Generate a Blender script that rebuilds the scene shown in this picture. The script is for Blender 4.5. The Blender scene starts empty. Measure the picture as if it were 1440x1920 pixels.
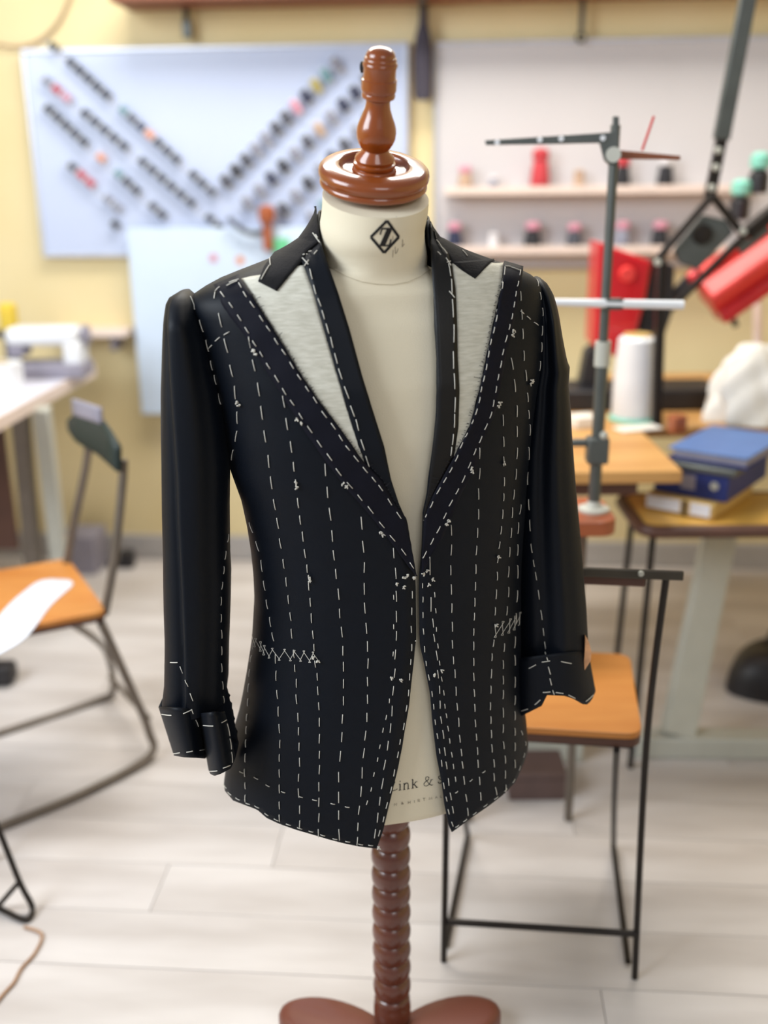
import bpy, bmesh, math, random
import numpy as np
from mathutils import Vector, Matrix
from mathutils.bvhtree import BVHTree
random.seed(7)
D2R = math.radians
scene = bpy.context.scene
COL = scene.collection

# ------------------------------------------------------------------ camera
F_PX, PITCH, ROLL, CAM_H = 1950.0, D2R(18.0), D2R(0.6), 1.33
fwd = np.array([0, math.cos(PITCH), -math.sin(PITCH)])
up0 = np.array([0, math.sin(PITCH), math.cos(PITCH)])
rt0 = np.array([1.0, 0, 0])
rt = rt0 * math.cos(ROLL) - up0 * math.sin(ROLL)
up = rt0 * math.sin(ROLL) + up0 * math.cos(ROLL)
CAM = np.array([0, 0, CAM_H])
cam_data = bpy.data.cameras.new('camera')
cam = bpy.data.objects.new('camera', cam_data)
COL.objects.link(cam)
cam.matrix_world = Matrix(((rt[0], up[0], -fwd[0], CAM[0]), (rt[1], up[1], -fwd[1], CAM[1]),
                           (rt[2], up[2], -fwd[2], CAM[2]), (0, 0, 0, 1)))
cam_data.sensor_fit = 'VERTICAL'
cam_data.sensor_height = 36.0
cam_data.sensor_width = 27.0
cam_data.lens = 36.0 * F_PX / 1920.0
cam_data.clip_start = 0.05
cam_data.dof.use_dof = True
cam_data.dof.focus_distance = 1.33
cam_data.dof.aperture_fstop = 1.6
scene.camera = cam

# ------------------------------------------------------------------ light
world = bpy.data.worlds.new('world')
scene.world = world
world.use_nodes = True
wbg = world.node_tree.nodes['Background']
wbg.inputs[0].default_value = (0.93, 0.96, 1.0, 1)
wbg.inputs[1].default_value = 0.30

def area(name, loc, target, size, power, color, sy=None):
    l = bpy.data.lights.new(name, 'AREA')
    l.energy = power
    l.color = color
    l.size = size
    if sy:
        l.shape = 'RECTANGLE'
        l.size_y = sy
    o = bpy.data.objects.new(name, l)
    COL.objects.link(o)
    o.location = loc
    o.rotation_euler = (Vector(target) - Vector(loc)).to_track_quat('-Z', 'Y').to_euler()
    return o

area('window_light', (-2.2, 0.4, 2.3), (0.0, 2.0, 0.8), 1.6, 88, (0.84, 0.92, 1.0), 1.4)
area('ceiling_lamp', (0.05, 2.65, 2.72), (0.05, 2.45, 0), 1.9, 62, (1.0, 0.95, 0.86), 0.6)
area('front_light', (0.9, -1.4, 2.4), (0.1, 1.6, 0.7), 1.2, 16, (0.96, 0.97, 1.0), 1.0)
scene.view_settings.view_transform = 'Standard'
scene.view_settings.look = 'None'
scene.view_settings.exposure = 0.04
scene.view_settings.gamma = 1.0
scene.view_settings.use_curve_mapping = False

# ------------------------------------------------------------------ measuring helpers
def ray(px, py):
    return fwd + rt * ((px - 720) / F_PX) - up * ((py - 960) / F_PX)
def at(px, py, Y):
    d = ray(px, py)
    return CAM + d * (Y / d[1])
def on_level(px, py, z=0.0):
    d = ray(px, py)
    return CAM + d * ((z - CAM_H) / d[2])
def proj(p):
    v = np.asarray(p) - CAM
    z = v @ fwd
    return 720 + F_PX * (v @ rt) / z, 960 - F_PX * (v @ up) / z, z

# ------------------------------------------------------------------ materials
def lin(c):
    return tuple(((v / 255) / 12.92 if v / 255 <= 0.04045 else ((v / 255 + 0.055) / 1.055) ** 2.4) for v in c)
def mat(name, rgb, rough=0.6, metal=0.0, var=0.12, scale=18.0, bump=0.0, bump_scale=200.0, coat=0.0,
        sheen=0.0, spec=0.5, stretch=(1, 1, 1), obj_var=0.0, rgb2=None):
    m = bpy.data.materials.new(name)
    m.use_nodes = True
    nt = m.node_tree
    b = nt.nodes['Principled BSDF']
    b.inputs['Roughness'].default_value = rough
    b.inputs['Metallic'].default_value = metal
    b.inputs['Specular IOR Level'].default_value = spec
    if coat:
        b.inputs['Coat Weight'].default_value = coat
        b.inputs['Coat Roughness'].default_value = 0.08
    if sheen:
        b.inputs['Sheen Weight'].default_value = sheen
        b.inputs['Sheen Roughness'].default_value = 0.4
    c = lin(rgb)
    c2 = lin(rgb2) if rgb2 else tuple(v * (1 - var * 2) for v in c)
    tc = nt.nodes.new('ShaderNodeTexCoord')
    mp = nt.nodes.new('ShaderNodeMapping')
    mp.inputs['Scale'].default_value = stretch
    nt.links.new(tc.outputs['Object'], mp.inputs[0])
    n = nt.nodes.new('ShaderNodeTexNoise')
    n.inputs['Scale'].default_value = scale
    n.inputs['Detail'].default_value = 4
    nt.links.new(mp.outputs[0], n.inputs['Vector'])
    r = nt.nodes.new('ShaderNodeValToRGB')
    r.color_ramp.elements[0].position = 0.3
    r.color_ramp.elements[0].color = (*c2, 1)
    r.color_ramp.elements[1].position = 0.7
    r.color_ramp.elements[1].color = (*c, 1)
    nt.links.new(n.outputs['Fac'], r.inputs[0])
    out = r.outputs[0]
    if obj_var:
        oi = nt.nodes.new('ShaderNodeObjectInfo')
        mr = nt.nodes.new('ShaderNodeMapRange')
        mr.inputs[3].default_value = 1 - obj_var
        mr.inputs[4].default_value = 1 + obj_var
        nt.links.new(oi.outputs['Random'], mr.inputs[0])
        hs = nt.nodes.new('ShaderNodeHueSaturation')
        nt.links.new(mr.outputs[0], hs.inputs['Value'])
        nt.links.new(out, hs.inputs['Color'])
        out = hs.outputs[0]
    nt.links.new(out, b.inputs['Base Color'])
    if bump:
        n2 = nt.nodes.new('ShaderNodeTexNoise')
        n2.inputs['Scale'].default_value = bump_scale
        n2.inputs['Detail'].default_value = 3
        nt.links.new(mp.outputs[0], n2.inputs['Vector'])
        bp = nt.nodes.new('ShaderNodeBump')
        bp.inputs['Strength'].default_value = bump
        bp.inputs['Distance'].default_value = 0.001
        nt.links.new(n2.outputs['Fac'], bp.inputs['Height'])
        nt.links.new(bp.outputs[0], b.inputs['Normal'])
    return m

M = {}
M['wool'] = mat('navy_wool', (7, 13, 23), 0.5, sheen=0.015, spec=0.2, var=0.08, scale=60, bump=0.25, bump_scale=900)
M['wool_band'] = mat('navy_facing', (13, 14, 27), 0.65, sheen=0.015, spec=0.16, var=0.1, scale=40, bump=0.3, bump_scale=700)
M['satin'] = mat('black_satin', (19, 18, 19), 0.45, spec=0.3, var=0.15, scale=25, bump=0.2, bump_scale=500)
M['collar'] = mat('charcoal_melton', (30, 29, 32), 0.85, sheen=0.05, spec=0.2, var=0.25, scale=30, bump=0.6, bump_scale=350)
M['canvas'] = mat('hair_canvas', (214, 211, 198), 0.9, var=0.10, scale=170, bump=0.5, bump_scale=500, stretch=(0.3, 1, 2.2), rgb2=(190, 187, 172))
M['thread'] = mat('white_basting_thread', (214, 210, 200), 0.85, var=0.05)
M['thread_dim'] = mat('black_frayed_yarn', (22, 20, 26), 0.9, var=0.05)
M['lining'] = mat('peach_lining', (222, 164, 118), 0.55, var=0.15, scale=80, bump=0.4, bump_scale=300)
M['linen'] = mat('cream_linen', (228, 217, 192), 0.9, var=0.03, scale=9, bump=0.35, bump_scale=900)
M['ink'] = mat('black_ink', (26, 22, 22), 0.8, var=0.1, scale=200)
M['ink_pale'] = mat('faded_ink', (132, 120, 102), 0.85, var=0.1, scale=200)
M['seam'] = mat('linen_seam', (196, 184, 158), 0.9, var=0.05)
M['walnut'] = mat('polished_brown_wood', (150, 72, 20), 0.28, var=0.16, scale=14, coat=0.7, stretch=(1, 1, 0.25))
M['walnut_dark'] = mat('dark_turned_wood', (104, 52, 34), 0.3, var=0.15, scale=14, coat=0.6, stretch=(1, 1, 0.3))
M['walnut_base'] = mat('reddish_base_wood', (116, 62, 48), 0.45, var=0.10, scale=8, coat=0.2, stretch=(0.2, 1, 1))

# ------------------------------------------------------------------ mesh builder
class MB:
    def __init__(s):
        s.v, s.f = [], []
    def add(s, verts, faces):
        o = len(s.v)
        s.v += [tuple(float(c) for c in p) for p in verts]
        s.f += [tuple(i + o for i in f) for f in faces]
        return s
    def grid(s, rows, closed=False):
        n, m = len(rows), len(rows[0])
        fs = []
        for i in range(n - 1):
            for j in range(m if closed else m - 1):
                k = (j + 1) % m
                fs.append((i * m + j, i * m + k, (i + 1) * m + k, (i + 1) * m + j))
        return s.add([p for r in rows for p in r], fs)
    def box(s, c, size, rotz=0, mtx=None):
        x, y, z = [v / 2 for v in size]
        pts = [Vector((a, b, d)) for d in (-z, z) for a, b in ((-x, -y), (x, -y), (x, y), (-x, y))]
        R = mtx or Matrix.Rotation(rotz, 3, 'Z')
        pts = [R @ p + Vector(c) for p in pts]
        return s.add(pts, [(3, 2, 1, 0), (4, 5, 6, 7), (0, 1, 5, 4), (1, 2, 6, 5), (2, 3, 7, 6), (3, 0, 4, 7)])
    def beam(s, p, q, w, h, upv=(0, 0, 1)):
        p, q = Vector(p), Vector(q)
        d = (q - p)
        L = d.length
        d.normalize()
        u = Vector(upv)
        if abs(d.dot(u)) > 0.95:
            u = Vector((0, 1, 0))
        sd = d.cross(u).normalized()
        u = sd.cross(d)
        R = Matrix((sd, d, u)).transposed()
        return s.box((p + q) / 2, (w, L, h), mtx=R)
    def tube(s, pts, r, n=10, smooth=0, closed_loop=False, caps=True):
        pts = [Vector(p) for p in pts]
        if smooth:
            pts = spline(pts, smooth)
        rs = r if isinstance(r, (list, tuple)) else [r] * len(pts)
        rows = []
        prev = None
        for i, p in enumerate(pts):
            d = (pts[min(i + 1, len(pts) - 1)] - pts[max(i - 1, 0)]).normalized()
            if prev is None:
                a = d.orthogonal().normalized()
            else:
                a = (prev - d * prev.dot(d)).normalized()
            prev = a
            b = d.cross(a)
            rows.append([p + (a * math.cos(t) + b * math.sin(t)) * rs[i] for t in [2 * math.pi * k / n for k in range(n)]])
        o = len(s.v)
        s.grid(rows, True)
        if caps:
            s.f.append(tuple(o + k for k in range(n))[::-1])
            s.f.append(tuple(o + (len(rows) - 1) * n + k for k in range(n)))
        return s
    def lathe(s, prof, o=(0, 0, 0), n=40, axis=None, caps=True):
        R = Matrix.Identity(3) if axis is None else Vector((0, 0, 1)).rotation_difference(Vector(axis)).to_matrix()
        rows = [[R @ Vector((r * math.cos(t), r * math.sin(t), h)) + Vector(o) for t in [2 * math.pi * k / n for k in range(n)]] for r, h in prof]
        b = len(s.v)
        s.grid(rows, True)
        if caps:
            s.f.append(tuple(b + k for k in range(n))[::-1])
            s.f.append(tuple(b + (len(rows) - 1) * n + k for k in range(n)))
        return s
    def prism(s, poly, vec):
        """poly: 3-D outline, extruded along vec"""
        n = len(poly)
        vec = Vector(vec)
        a = [Vector(p) for p in poly]
        return s.add(a + [p + vec for p in a], [tuple(range(n)), tuple(range(2 * n - 1, n - 1, -1))] +
                     [(i, i + n, (i + 1) % n + n, (i + 1) % n) for i in range(n)])
    def sphere(s, c, r, n=10, sc=(1, 1, 1)):
        rows = []
        for i in range(n // 2 + 1):
            ph = math.pi * i / (n // 2)
            rr = max(math.sin(ph), 0.002)
            rows.append([(c[0] + r * sc[0] * rr * math.cos(t), c[1] + r * sc[1] * rr * math.sin(t), c[2] - r * sc[2] * math.cos(ph)) for t in [2 * math.pi * k / n for k in range(n)]])
        return s.grid(rows, True)

def spline(pts, k):
    out = []
    n = len(pts)
    for i in range(n - 1):
        p0, p1, p2, p3 = pts[max(i - 1, 0)], pts[i], pts[i + 1], pts[min(i + 2, n - 1)]
        for j in range(k):
            t = j / k
            out.append(0.5 * ((2 * p1) + (p2 - p0) * t + (2 * p0 - 5 * p1 + 4 * p2 - p3) * t * t + (3 * p1 - p0 - 3 * p2 + p3) * t ** 3))
    out.append(pts[-1])
    return out

ROOT = {}
def tag(o, label=None, cat=None, group=None, kind=None):
    if label: o['label'] = label
    if cat: o['category'] = cat
    if group: o['group'] = group
    if kind: o['kind'] = kind
    return o
def thing(name, label, cat, loc=(0, 0, 0), rotz=0.0, group=None):
    o = bpy.data.objects.new(name, None)
    o.empty_display_size = 0.05
    COL.objects.link(o)
    o.location = tuple(float(c) for c in loc)
    o.rotation_euler = (0, 0, rotz)
    ROOT[o.name] = Matrix.Translation(o.location) @ Matrix.Rotation(rotz, 4, 'Z')
    return tag(o, label, cat, group)
def root_mtx(o):
    while o.parent:
        o = o.parent
    return ROOT.get(o.name, Matrix.Identity(4))
def obj(name, mb, material, parent=None, world=True, smooth=True, bevel=0.0, solid=0.0, origin=None, label=None, angle=35):
    me = bpy.data.meshes.new(name)
    vs = mb.v
    if parent is not None and world:
        inv = root_mtx(parent).inverted()
        vs = [inv @ Vector(p) for p in vs]
    if parent is None and origin is not None:
        vs = [Vector(p) - Vector(origin) for p in vs]
    me.from_pydata([tuple(p) for p in vs], [], mb.f)
    me.update()
    bm = bmesh.new()
    bm.from_mesh(me)
    if not solid:
        bmesh.ops.recalc_face_normals(bm, faces=bm.faces)
    bm.to_mesh(me)
    bm.free()
    me.materials.append(material)
    o = bpy.data.objects.new(name, me)
    COL.objects.link(o)
    if parent is not None:
        o.parent = parent
    elif origin is not None:
        o.location = tuple(float(c) for c in origin)
    if smooth:
        me.polygons.foreach_set('use_smooth', [True] * len(me.polygons))
        me.set_sharp_from_angle(angle=D2R(angle))
    if solid:
        md = o.modifiers.new('solid', 'SOLIDIFY')
        md.thickness = abs(solid)
        md.offset = -1 if solid > 0 else 1
    if bevel:
        md = o.modifiers.new('bevel', 'BEVEL')
        md.width = bevel
        md.segments = 2
        md.limit_method = 'ANGLE'
    if label:
        o['label'] = label
    return o
def dup(root, loc, rotz=None, label=None):
    r = root.copy()
    COL.objects.link(r)
    r.location = tuple(float(c) for c in loc)
    if rotz is not None:
        r.rotation_euler = (0, 0, rotz)
    if label:
        r['label'] = label
    for ch in list(root.children):
        c = ch.copy()
        COL.objects.link(c)
        c.parent = r
    return r

# ================================================================== ROOM
AL = D2R(-4.375)
CA, SA = math.cos(AL), math.sin(AL)
W0 = np.array([0, 3.524, 0.0])
WU, WN = np.array([CA, SA, 0]), np.array([SA, -CA, 0])
def wl(px, py, off=0.0):
    """along-wall distance and height of a point on (or off) the back wall"""
    d = ray(px, py)
    p0 = W0 + WN * off
    t = ((p0 - CAM) @ WN) / (d @ WN)
    p = CAM + d * t
    return (p - W0) @ WU, p[2]
def wpt(s, off, z):
    p = W0 + WU * s + WN * off
    return (p[0], p[1], z)
def wall_thing(name, label, cat, px, py, off=0.0, group=None):
    s, z = wl(px, py, off)
    return thing(name, label, cat, wpt(s, 0, z), AL, group), s, z
M['wall'] = mat('cream_wall_paint', (226, 210, 168), 0.9, var=0.04, scale=2.5, rgb2=(220, 202, 154))
M['plank'] = mat('whitewashed_plank', (214, 208, 205), 0.45, scale=6, stretch=(0.3, 1.5, 1), rgb2=(184, 176, 171), obj_var=0.035)
M['gap'] = mat('plank_joint', (204, 196, 190), 0.9)
M['baseboard'] = mat('grey_baseboard', (176, 172, 170), 0.6, var=0.05)
M['board'] = mat('whiteboard_enamel', (188, 199, 226), 0.35, var=0.02, scale=2)
M['board2'] = mat('pegboard_white', (200, 197, 199), 0.5, var=0.03, scale=2)
M['alu'] = mat('aluminium_trim', (196, 198, 206), 0.4, 0.6, var=0.05)
M['white'] = mat('white_plastic', (230, 232, 236), 0.45, var=0.03)
M['paper'] = mat('white_paper', (226, 232, 246), 0.8, var=0.03)
M['foam'] = mat('pale_blue_card', (206, 222, 242), 0.75, var=0.03, scale=3)
M['lilac'] = mat('white_laminate', (226, 226, 240), 0.35, var=0.03, scale=2)
M['creamedge'] = mat('cream_edging', (232, 214, 204), 0.5, var=0.04)
M['blk'] = mat('black_plastic', (34, 32, 36), 0.45, var=0.1)
M['dkmetal'] = mat('black_steel_tube', (44, 38, 34), 0.4, 0.5, var=0.15)
M['gymetal'] = mat('grey_steel_tube', (118, 108, 98), 0.45, 0.4, var=0.12)
M['gunmetal'] = mat('gunmetal_grey', (96, 100, 98), 0.45, 0.5, var=0.1)
M['beam'] = mat('brown_shelf_wood', (150, 88, 56), 0.55, scale=6, stretch=(0.2, 2, 2), rgb2=(120, 66, 42))
M['ply'] = mat('orange_plywood', (212, 144, 72), 0.45, scale=8, stretch=(0.4, 2, 1), rgb2=(192, 120, 50))
M['oak'] = mat('tan_oak_top', (204, 158, 96), 0.5, scale=7, stretch=(0.3, 2, 1), rgb2=(184, 132, 72))
M['seatedge'] = mat('dark_brown_edge', (92, 58, 44), 0.5, var=0.1)
M['mahog'] = mat('reddish_bench_wood', (168, 92, 52), 0.4, scale=8, stretch=(0.3, 2, 1), rgb2=(146, 72, 36), coat=0.2)
M['red'] = mat('red_enamel', (206, 22, 34), 0.35, var=0.06, coat=0.3)
M['redlite'] = mat('coral_red_cover', (238, 70, 66), 0.4, var=0.06)
M['mint'] = mat('mint_plastic', (132, 206, 186), 0.5, var=0.05)
M['navybook'] = mat('navy_cloth_binding', (30, 48, 120), 0.6, var=0.1)
M['bluecover'] = mat('dusty_blue_cover', (84, 116, 172), 0.55, var=0.06)
M['kraft'] = mat('kraft_card', (206, 172, 104), 0.8, var=0.06)
M['brownbox'] = mat('mauve_brown_box', (98, 78, 74), 0.7, var=0.08)
M['greywhite'] = mat('grey_white_steel', (190, 190, 180), 0.5, var=0.04)
M['brushdk'] = mat('dark_bristle', (66, 62, 74), 0.9, var=0.1)
M['green'] = mat('dark_green_plastic', (26, 44, 42), 0.5, var=0.1)
M['greycloth'] = mat('grey_cloth', (150, 146, 160), 0.9, var=0.08)
M['cream'] = mat('cream_cloth', (236, 230, 220), 0.9, var=0.04)
M['cord'] = mat('brown_cord', (176, 142, 116), 0.8, var=0.1)
M['yellow'] = mat('yellow_thread', (228, 196, 70), 0.8, var=0.08)
SPC = {}
for nme, c in (('black', (36, 36, 42)), ('charcoal', (74, 76, 86)), ('grey', (140, 142, 158)), ('red', (196, 62, 70)), ('pink', (214, 150, 170)), ('orange', (226, 150, 112)), ('teal', (110, 150, 160)), ('olive', (176, 162, 90)), ('navy', (40, 46, 74)), ('tan', (190, 160, 136)), ('white', (228, 226, 230))):
    SPC[nme] = mat(nme + '_thread', c, 0.8, var=0.12, scale=300, stretch=(1, 1, 8))

# ---- structure
wb = obj('wall_back', MB().box(wpt(0.0, -0.06, 1.4), (5.6, 0.12, 2.8), AL), M['wall'])
tag(wb, kind='structure')
for sx, nm in ((-2.8, 'wall_left'), (2.8, 'wall_right')):
    o = obj(nm, MB().box(wpt(sx, 2.4, 1.4), (0.12, 4.9, 2.8), AL), M['wall'])
    tag(o, kind='structure')
bb = obj('baseboard_back', MB().box(wpt(0, 0.009, 0.045), (5.46, 0.018, 0.09), AL), M['baseboard'], bevel=0.003)
tag(bb, kind='structure')
fl = obj('floor', MB().box(wpt(0, 2.4, -0.03), (5.6, 4.9, 0.03), AL), M['gap'])
tag(fl, kind='structure')
PW, PL = 0.145, 1.22
pm = None
r = 0
off = 0.02
while off < 3.25:
    s0 = -2.75 + (0.0, 0.46, 0.83, 0.21)[r % 4] - PL
    while s0 < 2.75:
        a, b = max(s0, -2.74), min(s0 + PL, 2.74)
        if b - a > 0.1:
            full = b - a > PL - 0.0002
            if full and pm:
                o = bpy.data.objects.new('plank', pm)
                COL.objects.link(o)
            else:
                o = obj('plank', MB().box((0, 0, 0), (b - a - 0.0014, PW - 0.0016, 0.016)), M['plank'], bevel=0.0015, smooth=False)
                if full: pm = o.data
            o.parent = fl
            p = wpt((a + b) / 2, off + PW / 2, -0.008 + random.uniform(-0.0006, 0.0))
            o.location = p
            o.rotation_euler = (0, 0, AL)
        s0 += PL
    off += PW
    r += 1

# ---- back wall: boards
def board(x0, y0, x1, y1, label, material):
    s0, zt = wl(x0, y0); s1, zb = wl(x1, y1)
    t = thing('whiteboard', label, 'board', wpt((s0 + s1) / 2, 0, zb), AL)
    w, h = s1 - s0, zt - zb
    mb = MB().box((0, -0.014, h / 2), (w - 0.02, 0.024, h - 0.02))
    obj('panel', mb, material, t, world=False, smooth=False)
    for nm, c, sz in (('frame_rail', (0, -0.016, h - 0.006), (w, 0.03, 0.012)), ('frame_rail', (0, -0.016, 0.006), (w, 0.03, 0.012)),
                      ('frame_stile', (-w / 2 + 0.006, -0.016, h / 2), (0.012, 0.03, h - 0.026)), ('frame_stile', (w / 2 - 0.006, -0.016, h / 2), (0.012, 0.03, h - 0.026))):
        obj(nm, MB().box(c, sz), M['alu'], t, world=False, smooth=False, bevel=0.002)
    return t
board(45, 94, 768, 478, 'bluish whiteboard on the cream wall carrying diagonal thread racks', M['board'])
board(815, 80, 1560, 500, 'greyish white pegboard behind the thread cones on the right', M['board2'])
# top shelf
sx0, zsh = wl(225, 12, 0.1); sx1, _ = wl(1700, 0, 0.1)
sh = thing('wall_shelf', 'long brown wooden shelf above the whiteboards', 'shelf', wpt(0, 0, zsh), AL)
obj('shelf_board', MB().box(((sx0 + sx1) / 2, -0.10, 0.014), (sx1 - sx0, 0.2, 0.028)), M['beam'], sh, world=False, bevel=0.002)
for px in (794, 1500):
    s, _ = wl(px, 20)
    obj('bracket', MB().box((s, -0.006, -0.05), (0.025, 0.012, 0.1)).box((s, -0.08, -0.004), (0.025, 0.15, 0.008)), M['gymetal'], sh, world=False)
# things hanging under the shelf
t, s, z = wall_thing('hanging_brush', 'dark navy clothes brush hanging between the two boards', 'brush', 793, 188, 0.06)
L0 = wl(793, 0, 0.06)[1] - z
obj('handle', MB().tube([(0, -0.06, 0.24), (0, -0.06, L0 + 0.06)], 0.006, 8), M['blk'], t, world=False)
mb = MB()
rows = []
for w, h in ((0.022, 0.0), (0.028, 0.015), (0.029, 0.14), (0.024, 0.18), (0.014, 0.215), (0.008, 0.25)):
    rows.append([(w * math.cos(a), -0.06 + 0.016 * math.sin(a), h) for a in [2 * math.pi * k / 20 for k in range(20)]])
mb.grid(rows, True); mb.f.append(tuple(range(20)))
obj('brush_head', mb, M['brushdk'], t, world=False)
t, s, z = wall_thing('wall_clip', 'small grey and black clip hanging from the shelf above the left board', 'clip', 352, 75, 0.04)
obj('stem', MB().tube([(0, -0.04, 0.05), (0, -0.04, 0.14)], 0.010, 8), M['blk'], t, world=False)
obj('jaw', MB().box((0, -0.04, 0.03), (0.028, 0.022, 0.05)), M['gunmetal'], t, world=False, bevel=0.004)
t, s, z = wall_thing('hook_rod', 'thin dark rod hanging over the right board', 'rod', 1090, 66, 0.05)
obj('rod', MB().tube([(0, -0.05, 0), (0, -0.05, 0.13)], 0.008, 8), M['dkmetal'], t, world=False)
obj('eyelet', MB().tube([(0.012 * math.cos(a), -0.05, -0.006 + 0.012 * math.sin(a)) for a in [2 * math.pi * k / 12 for k in range(13)]], 0.004, 6), M['dkmetal'], t, world=False)
cpts = [wpt(*(lambda q: (q[0], 0.012, q[1]))(wl(x, y))) for x, y in ((150, -60), (132, 0), (108, 48), (70, 80), (30, 88), (0, 84), (-60, 78))]
c = obj('wall_cable', MB().tube(cpts, 0.004, 8, smooth=6), M['cord'], origin=cpts[-1])
tag(c, 'thin brown cable looping down the wall at the upper left', 'cable')

# ---- thread spools on diagonal racks
SPK = {}
def spool_mesh(colour, L, R):
    key = (colour, L)
    if key not in SPK:
        mb = MB().lathe([(R * 0.9, -L * 0.42), (R, -L * 0.36), (R, L * 0.36), (R * 0.9, L * 0.42)], n=14)
        wnd = obj('winding', mb, SPC[colour])
        mb = MB().lathe([(R * 0.5, -L / 2), (R * 0.72, -L / 2), (R * 0.72, -L * 0.43), (R * 0.4, -L * 0.42), (R * 0.4, L * 0.42), (R * 0.72, L * 0.43), (R * 0.72, L / 2), (R * 0.5, L / 2)], n=12)
        core = obj('core', mb, M['white'])
        SPK[key] = [wnd, core, False]
    return SPK[key]
ORD = ['first', 'second', 'third', 'fourth', 'fifth', 'sixth', 'seventh', 'eighth', 'ninth', 'tenth', 'eleventh', 'twelfth', 'thirteenth', 'fourteenth', 'fifteenth', 'sixteenth']
def spool(px, py, ang, colour, L, R, rowname):
    """ang: lean of the spool axis in the plane of the board"""
    s, z = wl(px, py, 0.045)
    e = bpy.data.objects.new('thread_spool', None)
    e.empty_display_size = 0.02
    COL.objects.link(e)
    e.location = wpt(s, 0.045, z)
    e.rotation_euler = (Matrix.Rotation(AL, 3, 'Z') @ Matrix.Rotation(ang, 3, 'Y')).to_euler()
    tag(e, colour + ' thread spool, ' + rowname, 'spool', 'spools on the left whiteboard')
    k = spool_mesh(colour, L, R)
    for i in (0, 1):
        if not k[2]:
            c = k[i]
        else:
            c = k[i].copy(); COL.objects.link(c)
        c.parent = e
    k[2] = True
def rack(x0, y0, x1, y1, label):
    a, b = wl(x0, y0), wl(x1, y1)
    t = thing('thread_rack', label, 'rack', wpt(a[0], 0.0, min(a[1], b[1])), AL)
    P, Q = wpt(a[0], 0.045, a[1]), wpt(b[0], 0.045, b[1])
    obj('rod', MB().tube([P, Q], 0.0028, 8), M['alu'], t)
    for f in (0.03, 0.97):
        p = [P[i] + (Q[i] - P[i]) * f for i in range(3)]
        q = (p[0] - WN[0] * 0.017, p[1] - WN[1] * 0.017, p[2])
        obj('standoff', MB().tube([p, q], 0.004, 8), M['alu'], t)
DN = [((92, 80), (404, 366), 'the top falling rack',
       'b . b b b b b . t c n o b b b . b b c'),
      ((80, 146), (420, 432), 'the second falling rack', 'g r p . b b b b b . b b b b b b . b b'),
      ((84, 198), (312, 410), 'the third falling rack', 'b b b b b . o . t b b . c b'),
      ((128, 306), (228, 396), 'the short lowest falling rack', 'c r r . g g')]
CK = dict(b='black', c='charcoal', g='grey', r='red', p='pink', o='orange', t='teal', n='navy')
for (x0, y0), (x1, y1), nm, seq in DN:
    rack(x0, y0, x1, y1, 'thin diagonal metal rod, ' + nm + ' on the left whiteboard')
    seq = seq.split()
    (a0, b0), (a1, b1) = wl(x0, y0, 0.045), wl(x1, y1, 0.045)
    ang = math.atan2(a1 - a0, b1 - b0)
    cnt = 0
    for i, k in enumerate(seq):
        if k == '.': continue
        f = (i + 0.5) / len(seq)
        cnt += 1
        spool(x0 + (x1 - x0) * f, y0 + (y1 - y0) * f, ang, CK[k], 0.034, 0.011, ORD[cnt - 1] + ' from the upper end of ' + nm)
spool(216, 422, D2R(135), 'black', 0.034, 0.011, 'bare board below the short rack')
UPR = [((414, 350), (640, 112), 'the top rising rack', 'c b c g g c c p n o2 te g'),
       ((452, 392), (700, 140), 'the second rising rack', 'g g n b g c ta g n n c'),
       ((520, 404), (704, 212), 'the third rising rack', 'c g b g n c g b'),
       ((575, 420), (704, 290), 'the lowest rising rack', 'g t c g b c')]
CK2 = dict(CK, o2='olive', te='teal', ta='tan')
for (x0, y0), (x1, y1), nm, seq in UPR:
    rack(x0, y0, x1, y1, 'thin diagonal metal rod, ' + nm + ' on the left whiteboard')
    seq = seq.split()
    for i, k in enumerate(seq):
        f = (i + 0.5) / len(seq)
        spool(x0 + (x1 - x0) * f, y0 + (y1 - y0) * f, D2R(146), CK2[k], 0.052, 0.0130, ORD[i] + ' from the lower end of ' + nm)
# card with coloured dots hung under the left board
s0, zt = wl(238, 428, 0.05); s1, zb = wl(625, 778, 0.05)
t = thing('pattern_card', 'large pale blue card sheet hanging below the left whiteboard', 'card', wpt((s0 + s1) / 2, 0, zb), AL)
obj('sheet', MB().box((0, -0.052, (zt - zb) / 2), (s1 - s0, 0.008, zt - zb)), M['foam'], t, world=False, bevel=0.002)
for px, py, cm, nm in ((400, 484, 'pink', 'pink'), (450, 488, 'orange', 'orange')):
    s, z = wl(px, py, 0.058)
    obj('sticker', MB().lathe([(0.013, 0), (0.014, 0.001), (0.0135, 0.002)], wpt(s, 0.056, z), 18, WN), SPC[cm], t, label=nm + ' round sticker')
t, s, z = wall_thing('wooden_clamp', 'brown wooden clamp with a curved dark strap in front of the pale card', 'clamp', 503, 470, 0.08)
obj('post', MB().box((0, -0.08, 0.055), (0.028, 0.03, 0.11)), M['mahog'], t, world=False, bevel=0.004)
obj('head', MB().lathe([(0.018, 0.085), (0.027, 0.095), (0.027, 0.13), (0.016, 0.142)], (0, -0.08, 0), 20), M['mahog'], t, world=False)
obj('strap', MB().tube([(-0.012, -0.08, 0.06), (-0.05, -0.08, 0.055), (-0.09, -0.08, 0.07), (-0.125, -0.08, 0.105)], 0.008, 8, smooth=5), SPC['charcoal'], t, world=False)
s, z = wl(527, 462, 0.07)
g = obj('green_tag', MB().box(wpt(s, 0.066, z), (0.05, 0.008, 0.05), AL), mat('green_card', (110, 206, 150), 0.7), bevel=0.003, origin=wpt(s, 0.066, z - 0.025))
tag(g, 'small bright green card tag beside the wooden clamp', 'tag')

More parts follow.
